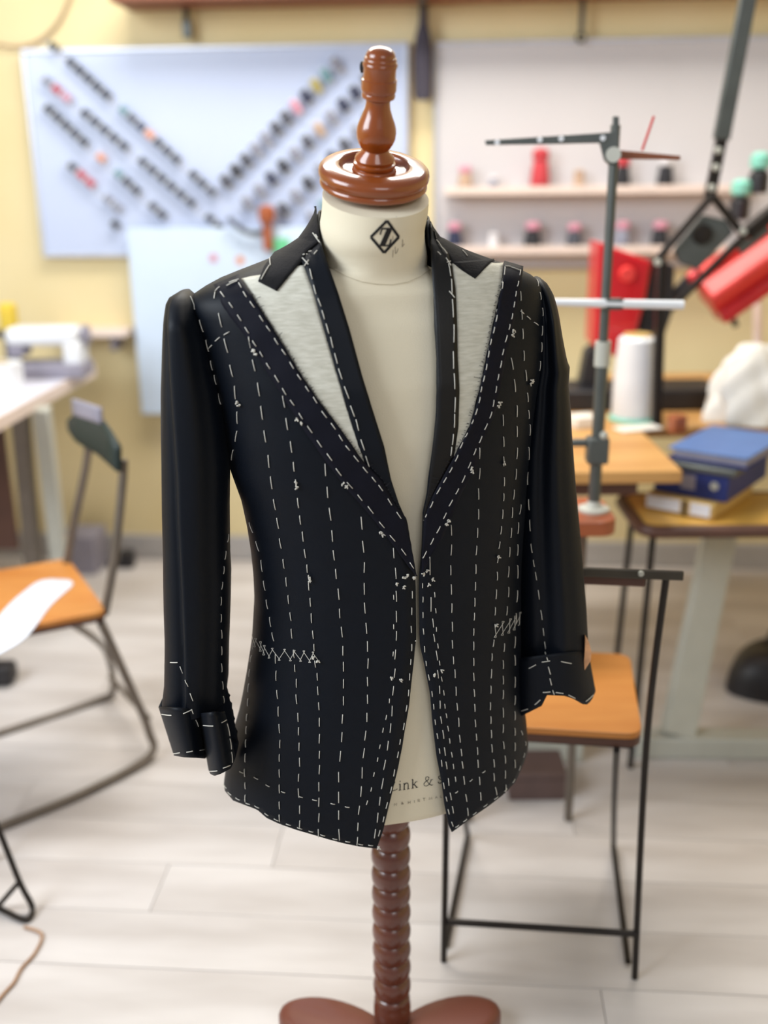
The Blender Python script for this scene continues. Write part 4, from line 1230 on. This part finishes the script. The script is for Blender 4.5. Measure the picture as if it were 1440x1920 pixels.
# lapel facing bands
def crinkle(u, v):
    return 0.0012 * math.sin(u * 46) * math.sin(math.pi * v) + 0.0005
layer('lapel_band', [(405, 541), (425, 581), (466, 634), (504, 698), (551, 771), (574, 809), (609, 859), (650, 914), (691, 961), (714, 990), (738, 1022), (758, 1051), (779, 1078)], [(450, 522), (469, 549), (490, 581), (533, 648), (562, 698), (592, 742), (632, 794), (665, 841), (682, 865), (714, 897), (738, 940), (761, 970), (779, 1076)], 90, 8, 0.0056, M['wool_band'], 0.35, wave=lambda u, v: crinkle(u, v) * 0.5)
layer('lapel_band', [(942, 497), (938, 532), (929, 578), (917, 628), (904, 695), (894, 739), (878, 798), (863, 827), (843, 865), (825, 897), (808, 929), (793, 970), (788, 1073)], [(977, 507), (974, 526), (967, 561), (957, 613), (944, 663), (936, 710), (925, 768), (901, 827), (887, 876), (863, 920), (846, 961), (825, 1010), (808, 1034), (789, 1074)], 90, 8, 0.0056, M['wool_band'], 0.35, wave=crinkle)

# sleeves: stacked horizontal sections; (row, left, right) measured, own depth
def sleeve_tube(rows, Yc, d, fold=None, nseg=104, ny=4, bottom=None):
    out = []
    R_ = []
    # densify
    pr = np.array(rows, float)
    ys = np.linspace(pr[0, 0], pr[-1, 0], 70)
    for y in ys:
        R_.append((y, np.interp(y, pr[:, 0], pr[:, 1]), np.interp(y, pr[:, 0], pr[:, 2])))
    y0, y1 = pr[0, 0], pr[-1, 0]
    for y, l, r in R_:
        t = (y - y0) / (y1 - y0)
        Y = Yc(t) if callable(Yc) else Yc
        dd = d(t) if callable(d) else d
        A, B = at(l, y, Y), at(r, y, Y)
        c, w = (A + B) / 2, (B[0] - A[0]) / 2
        ring = []
        for k in range(nseg):
            a = 2 * math.pi * k / nseg
            x = math.cos(a)
            yy = math.copysign(abs(math.sin(a)) ** 0.85, math.sin(a)) * dd
            if fold and math.sin(a) < 0:
                yy += fold((x + 1) / 2, t) * (-math.sin(a)) ** 0.5
            ring.append((c[0] + x * w, c[1] + yy, c[2]))
        out.append(ring)
    return out
SL = [(545, 338, 354), (547, 331, 358), (552, 323, 363), (559, 317, 367), (568, 314, 372), (590, 312, 380), (628, 309, 394), (680, 307, 404), (730, 305, 416), (800, 305, 425), (865, 306, 430), (955, 307, 429), (1043, 309, 430), (1072, 309, 432), (1130, 310, 431), (1188, 312, 429), (1211, 312, 428), (1272, 311, 427), (1306, 307, 423)]
def foldL(u, t):
    u0 = 0.24 + 0.20 * t
    s = min(1, t / 0.10)
    k = 1 / (1 + math.exp(-(u - u0) / 0.012))
    return s * ((1 - k) * 0.011 * math.exp(-max(u0 - u, 0) / 0.13) - k * 0.005 * math.exp(-max(u - u0, 0) / 0.12)
                + 0.005 * math.exp(-((u - 0.80) / 0.10) ** 2))
rows = sleeve_tube(SL, lambda t: 1.285 - 0.03 * t, lambda t: 0.022 + 0.040 * min(1, t / 0.07) ** 0.6, foldL)
mb = MB().grid(rows, True)
mb.f.append(tuple(range(len(rows[0]))))
cast_add(mb)
sleeveL = obj('sleeve', mb, M['wool'], jacket, angle=60, label='right sleeve with a long pressed fold')
SR = [(520, 1003, 1012), (524, 999, 1018), (530, 996, 1024), (540, 994, 1030), (552, 994, 1036), (575, 994, 1042), (628, 992, 1051), (672, 988, 1060), (682, 986, 1065), (715, 980, 1063), (759, 975, 1067), (800, 970, 1069), (838, 965, 1072), (905, 962, 1077), (999, 962, 1086), (1057, 963, 1091), (1130, 965, 1097), (1189, 966, 1100), (1226, 966, 1102)]
def foldR(u, t):
    return min(1, t / 0.1) * (0.008 * math.exp(-((u - 0.40 + 0.05 * t) / 0.09) ** 2) - 0.004 * math.exp(-((u - 0.58) / 0.09) ** 2))
rows = sleeve_tube(SR, lambda t: 1.375 - 0.01 * t, lambda t: 0.016 + 0.044 * min(1, t / 0.10) ** 0.6, foldR)
mb = MB().grid(rows, True)
mb.f.append(tuple(range(len(rows[0]))))
cast_add(mb)
sleeveR = obj('sleeve', mb, M['wool'], jacket, angle=60, label='left sleeve partly behind the front')
def cuff(topL, topR, ytop, bottom, Y, d, name='cuff', side=None, nseg=48, label=None):
    """open tube from a level rim down to a cut lower edge"""
    rows = []
    for i in range(14):
        t = i / 13
        ring = []
        for k in range(nseg):
            a = 2 * math.pi * k / nseg
            u = (math.cos(a) + 1) / 2
            # lower edge point for this column
            bx = bottom[0][0] + (bottom[-1][0] - bottom[0][0]) * u
            by = np.interp(bx, [b[0] for b in bottom], [b[1] for b in bottom])
            tx = topL + (topR - topL) * u
            ty = ytop[0] + (ytop[1] - ytop[0]) * u
            x = tx + (bx - tx) * t
            y = ty + (by - ty) * t
            if side: x += side(u, t)
            yy = abs(math.sin(a)) ** 0.7 * d
            q = at(x, y, Y - yy)
            ring.append((q[0], q[1] if math.sin(a) <= 0 else q[1] + 1.0 * yy, q[2]))
        rows.append(ring)
    mb = flip(MB().grid(rows, True))
    cast_add(mb)
    return obj(name, mb, M['wool'], jacket, solid=0.002, angle=60, label=label)
cuff(297, 374, (1326, 1330), [(326, 1417), (345, 1420), (386, 1422)], 1.262, 0.078, label='turned-back cuff, rear half')
cuff(372, 422, (1338, 1334), [(391, 1444), (394, 1451), (402, 1455), (414, 1451), (433, 1441), (442, 1420)], 1.250, 0.078, label='turned-back cuff, front half')
cuff(958, 1103, (1236, 1219), [(956, 1354), (983, 1340), (1017, 1323), (1019, 1303), (1061, 1305), (1076, 1311), (1098, 1323), (1109, 1314), (1117, 1296)], 1.364, 0.068, label='cuff with a ragged lower edge')

bvh = BVHTree.FromPolygons([Vector(v) for v in CAST_V], CAST_F)
def surf(px, py, off):
    d = Vector(ray(px, py)).normalized()
    h = bvh.ray_cast(Vector(CAM), d)
    if h[0] is None:
        return Vector(JK.hit_off(px, py, off))
    n = h[1] if h[1].dot(d) < 0 else -h[1]
    n = (n * 0.6 - d * 0.4).normalized()
    return h[0] + n * off

def dash(mb, x0, y0, x1, y1, r=0.00054, n=4):
    pts = []
    for i in range(n):
        t = i / (n - 1)
        lift = 0.0009 + 0.0006 * math.sin(math.pi * t)
        pts.append(surf(x0 + (x1 - x0) * t, y0 + (y1 - y0) * t, lift))
    mb.tube(pts, r, 5)
def basting(points, length=0.56, parent=None, r=0.00054, label=None, absolute=None):
    """one running thread: a dash at every measured point"""
    path = []
    n = len(points)
    for i, (x, y) in enumerate(points):
        a, b = points[max(i - 1, 0)], points[min(i + 1, n - 1)]
        dx, dy = b[0] - a[0], b[1] - a[1]
        l = math.hypot(dx, dy)
        seg = l / (2 if 0 < i < n - 1 else 1)
        h = (absolute or seg * length) / 2 * random.uniform(0.9, 1.1)
        dx, dy = dx / l, dy / l
        j = random.uniform(-0.06, 0.06)
        dx, dy = dx - dy * j, dy + dx * j
        if path:
            path.append(None)
        for t in (-1, -0.92, -0.3, 0.3, 0.92, 1):
            path.append((x + dx * h * t, y + dy * h * t, -0.0022 if abs(t) == 1 else 0.0009 + 0.0006 * (1 - abs(t))))
    pts = []
    for i, q in enumerate(path):
        if q is None:
            (x0, y0, _), (x1, y1, _) = path[i - 1], path[i + 1]
            q = ((x0 + x1) / 2, (y0 + y1) / 2, -0.0042)
        pts.append(surf(*q))
    mb = MB().tube(pts, r, 5)
    return obj('basting_thread', mb, M['thread'], parent or panelL, angle=80, label=label)
def every(poly, step):
    d = sum(math.hypot(b[0] - a[0], b[1] - a[1]) for a, b in zip(poly[:-1], poly[1:]))
    return [tuple(p) for p in resample(poly, max(2, int(d / step) + 1))]
LP = panelL
for ln in (
 [(361, 568), (378, 611), (389, 648), (397, 685), (404, 712), (412, 748)],
 [(413, 600), (424, 648), (434, 695), (441, 736), (445, 783), (443, 818), (436, 853)],
 [(394, 651), (408, 636), (425, 625)],
 [(468, 642), (476, 685), (485, 730), (491, 774), (497, 818), (504, 865), (509, 905), (515, 946), (521, 981), (526, 1019), (532, 1057), (537, 1091), (541, 1124), (545, 1156), (547, 1188)],
 [(551, 1226), (553, 1253), (556, 1281), (556, 1311), (559, 1345), (560, 1371), (561, 1400), (562, 1429), (560, 1458), (560, 1487), (562, 1518), (562, 1545)],
 [(532, 753), (538, 795), (546, 838), (551, 875), (555, 908), (559, 943), (563, 975), (568, 1006), (572, 1038), (576, 1066), (579, 1098), (582, 1129), (584, 1159), (587, 1190), (589, 1214)],
 [(591, 1245), (595, 1269), (596, 1295), (598, 1324), (599, 1354), (599, 1385), (599, 1415), (599, 1443), (598, 1475), (598, 1504), (598, 1533), (597, 1562)],
 [(610, 881), (614, 923), (619, 964), (623, 1005), (626, 1041), (630, 1076), (635, 1114), (637, 1150), (641, 1185), (643, 1220), (644, 1250), (644, 1282), (644, 1314), (642, 1348), (641, 1382), (638, 1418), (635, 1457), (635, 1495), (635, 1528), (636, 1565)],
 [(678, 981), (681, 1025), (683, 1064), (683, 1104), (684, 1140), (687, 1178), (689, 1212), (690, 1244), (689, 1278), (689, 1311), (688, 1345), (685, 1379), (682, 1412), (679, 1449), (677, 1484), (673, 1519), (671, 1550), (670, 1577)],
 [(471, 989), (483, 1024), (491, 1061), (496, 1098), (501, 1133), (507, 1166), (512, 1194)],
 [(517, 1235), (518, 1267), (520, 1302), (522, 1334), (524, 1366), (525, 1395), (524, 1421), (524, 1450), (524, 1479), (524, 1510), (524, 1534)],
 [(475, 1210), (471, 1235), (468, 1262), (466, 1290), (465, 1317), (463, 1345), (462, 1369), (461, 1394), (460, 1421), (459, 1449), (460, 1473), (460, 1497)],
 [(738, 1037), (742, 1075), (743, 1118), (743, 1156), (743, 1192), (741, 1227), (740, 1262), (737, 1295), (735, 1333), (732, 1365), (727, 1398), (721, 1434), (717, 1469), (712, 1502), (708, 1533), (703, 1563)]):
    basting(ln, 0.55, LP)
basting([(773, 1115), (772, 1146), (771, 1180), (772, 1214), (770, 1241), (768, 1269), (766, 1299), (762, 1328), (757, 1362), (750, 1391), (746, 1415), (739, 1449), (733, 1481), (725, 1510), (719, 1536), (711, 1562)], 0.4, LP)
basting([(738, 1120), (738, 1175), (737, 1226), (730, 1314), (724, 1345), (718, 1369), (712, 1400), (708, 1424), (701, 1452), (696, 1480), (688, 1505)], absolute=8, parent=LP)
basting([(453, 1448), (480, 1459), (502, 1473), (531, 1485), (564, 1494), (590, 1500), (624, 1507), (651, 1513)], absolute=8, parent=LP)
basting([(422, 1474), (431, 1488), (446, 1498), (465, 1507), (482, 1513), (500, 1527), (518, 1537), (541, 1546), (562, 1553), (583, 1559), (605, 1566), (628, 1573), (652, 1578), (676, 1583), (695, 1585)], absolute=9, parent=LP)
RP = panelR
for ln in (
 [(846, 994), (846, 1031), (845, 1069), (846, 1105), (847, 1140), (848, 1175), (848, 1208), (850, 1238), (853, 1263), (855, 1296), (857, 1325), (860, 1354), (862, 1385), (865, 1411), (867, 1434), (870, 1463), (874, 1496), (877, 1522)],
 [(899, 850), (899, 888), (897, 926), (897, 964), (895, 999), (893, 1032), (892, 1067), (891, 1099), (890, 1129), (889, 1156), (888, 1185), (888, 1211), (888, 1241), (888, 1269), (889, 1299), (890, 1327), (891, 1356), (893, 1382), (895, 1408), (896, 1432), (899, 1464), (901, 1493)],
 [(943, 788), (944, 828), (944, 865), (945, 903), (944, 932), (942, 964), (939, 994), (936, 1022), (933, 1048), (932, 1080), (930, 1114), (928, 1146)],
 [(925, 1206), (922, 1232), (921, 1263), (920, 1293), (919, 1324), (920, 1350), (921, 1376), (922, 1403), (926, 1431), (926, 1457), (930, 1483)],
 [(960, 682), (965, 723), (969, 771), (969, 809), (969, 850), (967, 889), (963, 927), (960, 961), (958, 999), (955, 1035), (953, 1072), (953, 1110), (950, 1145)],
 [(945, 1214), (943, 1246), (943, 1275), (943, 1302), (943, 1336), (943, 1366), (944, 1397), (947, 1424), (947, 1452), (948, 1478)],
 [(976, 555), (978, 590), (980, 626), (982, 667), (986, 704), (989, 745), (991, 777)],
 [(975, 955), (971, 990), (970, 1031), (970, 1072), (969, 1118), (967, 1160), (965, 1204), (965, 1238), (965, 1279), (965, 1313), (965, 1342), (965, 1372), (965, 1400), (965, 1432)],
 [(979, 586), (991, 596), (1005, 607)],
 [(1008, 530), (1013, 555), (1017, 585), (1016, 620), (1015, 651), (1012, 686)],
 [(806, 1061), (808, 1133), (812, 1168), (814, 1196), (819, 1229), (821, 1264), (824, 1293), (825, 1321), (827, 1350), (831, 1377), (834, 1409), (837, 1435), (841, 1466), (845, 1493), (849, 1518)]):
    basting(ln, 0.52, RP)
basting([(792, 1098), (793, 1124), (793, 1153), (794, 1184), (796, 1217), (799, 1244), (804, 1270), (810, 1301), (813, 1325), (816, 1354), (820, 1380), (824, 1408), (828, 1431), (832, 1473), (837, 1498), (841, 1522), (848, 1545)], 0.36, RP)
basting([(815, 1115), (817, 1145), (818, 1180), (821, 1211), (824, 1243), (828, 1273), (832, 1299), (834, 1324), (837, 1342), (840, 1366), (843, 1389), (847, 1415), (850, 1437), (854, 1461)], absolute=9, parent=RP)
basting([(857, 1549), (872, 1538), (890, 1525), (910, 1510), (930, 1496), (948, 1481), (963, 1464), (974, 1440), (982, 1416), (985, 1394), (978, 1374)], absolute=8, parent=RP)
basting([(907, 1447), (883, 1463), (856, 1485)], absolute=6, parent=RP)
# lapel rows
lapels = [o for o in jacket.children if o.name.startswith('lapel_band')]
for ln, p in (
 ([(417, 552), (433, 572), (449, 596), (463, 619), (477, 644), (490, 664), (503, 686), (519, 710), (533, 734), (548, 755), (564, 780), (581, 805), (599, 832), (618, 857), (635, 885), (656, 910), (675, 933), (695, 956), (716, 984), (736, 1009), (757, 1035), (772, 1060)], lapels[0]),
 ([(450, 535), (459, 552), (473, 571), (490, 597), (503, 616), (518, 640), (532, 660), (547, 685), (561, 707), (576, 729), (591, 750), (608, 777), (625, 799), (639, 821), (652, 840), (668, 860), (685, 881), (701, 899), (714, 915), (731, 941), (748, 966)], lapels[0]),
 ([(946, 508), (942, 535), (938, 555), (934, 575), (931, 597), (926, 619), (920, 641), (916, 664), (912, 688), (907, 710), (902, 730), (899, 750), (893, 772), (885, 792), (875, 814), (865, 835), (856, 859), (845, 881), (834, 900), (822, 920), (809, 946), (797, 970)], lapels[1]),
 ([(975, 511), (971, 532), (967, 551), (964, 571), (960, 593), (955, 613), (949, 635), (943, 660), (939, 683), (934, 707), (930, 730), (925, 756), (920, 778), (911, 800), (901, 824), (890, 847), (880, 872), (869, 898), (857, 921), (845, 943), (834, 967), (822, 993), (810, 1015), (796, 1040)], lapels[1])):
    basting(ln, 0.5, p)
strips = [o for o in jacket.children if o.name.startswith('edge_strip')]
basting([(583, 514), (590, 543), (599, 567), (606, 590), (614, 616), (622, 642), (630, 672), (638, 701), (650, 736), (661, 771), (670, 797), (680, 834), (689, 865)], 0.68, strips[0])
basting([(843, 506), (847, 537), (849, 578), (851, 625), (850, 675), (852, 715), (853, 759), (852, 789), (849, 824), (846, 846)], 0.75, strips[1])
# loose ends at the collar and lapel tips
mb = MB()
for a in ((448, 524, 430, 530), (445, 527, 425, 536), (412, 538, 404, 546), (404, 548, 402, 560), (567, 484, 578, 496), (579, 488, 571, 499), (587, 437, 600, 455), (592, 440, 603, 456), (596, 455, 580, 466), (575, 474, 584, 471), (568, 478, 576, 477), (506, 484, 507, 498), (505, 498, 490, 524), (595, 470, 589, 477)):
    dash(mb, *a, r=0.0006)
obj('loose_thread', mb, M['thread'], strips[0])
mb = MB()
for a in ((818, 450, 828, 464), (828, 464, 838, 476), (836, 484, 845, 498), (838, 492, 845, 490), (842, 546, 852, 558), (867, 470, 876, 480), (944, 499, 957, 500), (958, 501, 976, 508), (820, 472, 826, 478)):
    dash(mb, *a, r=0.0006)
obj('loose_thread', mb, M['thread'], strips[1])
# pocket tacking in crosses
def zigzag(tops, bots, parent, label):
    path = []
    n = min(len(tops), len(bots))
    for i in range(n):
        t, b = tops[i], bots[i]
        path += [(t[0] - 2, t[1] - 1), (b[0] + 2, b[1] + 1), (b[0] - 2, b[1] + 1)]
        if i + 1 < n:
            path += [(tops[i + 1][0] + 2, tops[i + 1][1] - 1)]
    pts = []
    for (x0, y0), (x1, y1) in zip(path[:-1], path[1:]):
        for k in range(3):
            f = k / 3
            pts.append(surf(x0 + (x1 - x0) * f, y0 + (y1 - y0) * f, 0.0008))
    obj('pocket_tacking', MB().tube(pts, 0.00038, 5), M['thread'], parent, label=label)
zigzag([(474, 1191), (480, 1198), (489, 1204), (496, 1211), (511, 1216), (534, 1218), (552, 1220), (570, 1221), (587, 1223)], [(478, 1212), (489, 1220), (495, 1227), (505, 1233), (524, 1237), (545, 1238), (564, 1239), (581, 1241), (597, 1240)], LP, 'white cross stitches closing the pocket')
zigzag([(929, 1171), (943, 1166), (957, 1161), (966, 1156), (976, 1149)], [(928, 1194), (941, 1190), (953, 1186), (963, 1180), (971, 1171)], RP, 'white cross stitches closing the pocket')
# tailor's tacks: knotted tufts
def tuft(x, y, parent, n=5, spread=4.5):
    mb = MB()
    for _ in range(n):
        a = random.uniform(0, 6.28)
        p = surf(x + random.uniform(-spread, spread) * 0.5, y + random.uniform(-spread, spread) * 0.5, 0.001)
        q = surf(x + math.cos(a) * spread, y + math.sin(a) * spread, 0.0035)
        m = (p + q) / 2 + Vector((0, -0.002, 0.001))
        mb.tube([p, m, q], 0.0008, 5, smooth=3)
    obj('thread_tack', mb, M['thread'], parent)
for x, y in ((476, 658), (480, 666), (447, 755), (450, 761), (557, 787), (564, 794), (556, 905), (557, 914), (580, 1081), (581, 1088), (643, 907), (650, 912), (714, 997), (719, 1003), (757, 1083), (764, 1079), (775, 1082), (745, 1094), (757, 1100), (733, 1271), (751, 1275), (588, 1232), (597, 1240), (710, 1588)):
    tuft(x, y, LP, 4, 3.4)
for x, y in ((795, 1076), (801, 1070), (812, 1086), (803, 1096), (815, 1265), (828, 1257), (883, 878), (885, 884), (840, 977), (836, 984), (934, 1043), (944, 868), (995, 714), (994, 720), (962, 621), (961, 629), (936, 754), (934, 761), (782, 1201), (929, 1172)):
    tuft(x, y, RP, 4, 3.4)
# sleeve stitching
basting([(427, 1009), (422, 1041), (419, 1069), (416, 1098), (414, 1127), (414, 1159), (415, 1189), (415, 1220), (415, 1252), (417, 1285), (419, 1312)], 0.5, sleeveL)
basting([(340, 1256), (350, 1281), (359, 1307)], 0.55, sleeveL)
basting([(993, 806), (991, 850), (990, 897), (992, 946), (994, 985), (997, 1028), (1001, 1056), (1005, 1080), (1010, 1115), (1015, 1153), (1019, 1185), (1022, 1210)], 0.5, sleeveR)
cuffs = [o for o in jacket.children if o.name.startswith('cuff')]
def dashes(lst, parent, r=0.00065):
    for a in lst:
        mb = MB()
        dash(mb, *a, r=r)
        obj('basting_stitch', mb, M['thread'], parent)
dashes([(320, 1242, 333, 1242)], sleeveL)
dashes([(304, 1339, 322, 1341), (343, 1338, 360, 1330), (359, 1330, 362, 1338), (366, 1350, 371, 1362), (326, 1413, 338, 1411), (350, 1410, 361, 1408), (374, 1407, 384, 1405)], cuffs[0])
dashes([(382, 1360, 400, 1361), (394, 1446, 408, 1445), (418, 1440, 431, 1435), (415, 1355, 424, 1350), (425, 1357, 430, 1380), (430, 1385, 433, 1405), (433, 1410, 435, 1430)], cuffs[1])
dashes([(992, 1253, 1005, 1246), (1016, 1241, 1031, 1239), (1052, 1240, 1071, 1244), (1022, 1222, 1027, 1238), (1028, 1250, 1032, 1264), (1031, 1272, 1034, 1284), (1036, 1294, 1039, 1302), (977, 1333, 990, 1329), (1003, 1321, 1013, 1312), (1018, 1298, 1032, 1297), (1042, 1298, 1056, 1300), (1066, 1303, 1078, 1309), (1098, 1315, 1112, 1303)], cuffs[2])
pp = [at(x, y, 1.320) for x, y in ((1098, 1194), (1105, 1206), (1109, 1222), (1108, 1238), (1102, 1248), (1096, 1257), (1095, 1240), (1097, 1218))]
mbp = MB().prism(pp, (0, 0.03, 0))
obj('lining_edge', mbp, M['lining'], cuffs[2], label='peach lining showing at the cuff')
# frayed yarn along the lapel edges
def fray(poly, parent, n, l0, l1, right):
    mb = MB()
    P = resample(poly, n)
    for i in range(n - 1):
        x, y = P[i] + (P[i + 1] - P[i]) * random.random()
        d = P[i + 1] - P[i]
        d = d / (np.hypot(*d) + 1e-9)
        nrm = np.array([-d[1], d[0]]) * right
        l = random.uniform(l0, l1) * (3 if random.random() < 0.06 else 1)
        e = nrm * l + d * random.uniform(-0.5, 0.5) * l
        a, m, b = surf(x, y, 0.001), surf(x + e[0] * 0.5, y + e[1] * 0.5, 0.003), surf(x + e[0] + random.uniform(-1, 1), y + e[1], 0.002)
        mb.tube([a, m, b], 0.00035, 3)
    o = obj('frayed_edge', mb, M['thread_dim'], parent)
    o['kind'] = 'stuff'
fray([(469, 549), (533, 648), (592, 742), (665, 841), (714, 897), (738, 940), (761, 968)], lapels[0], 90, 1.5, 5, -1)
fray([(938, 532), (917, 628), (894, 739), (878, 798), (843, 865), (808, 929), (793, 967)], lapels[1], 80, 1.5, 5, 1)
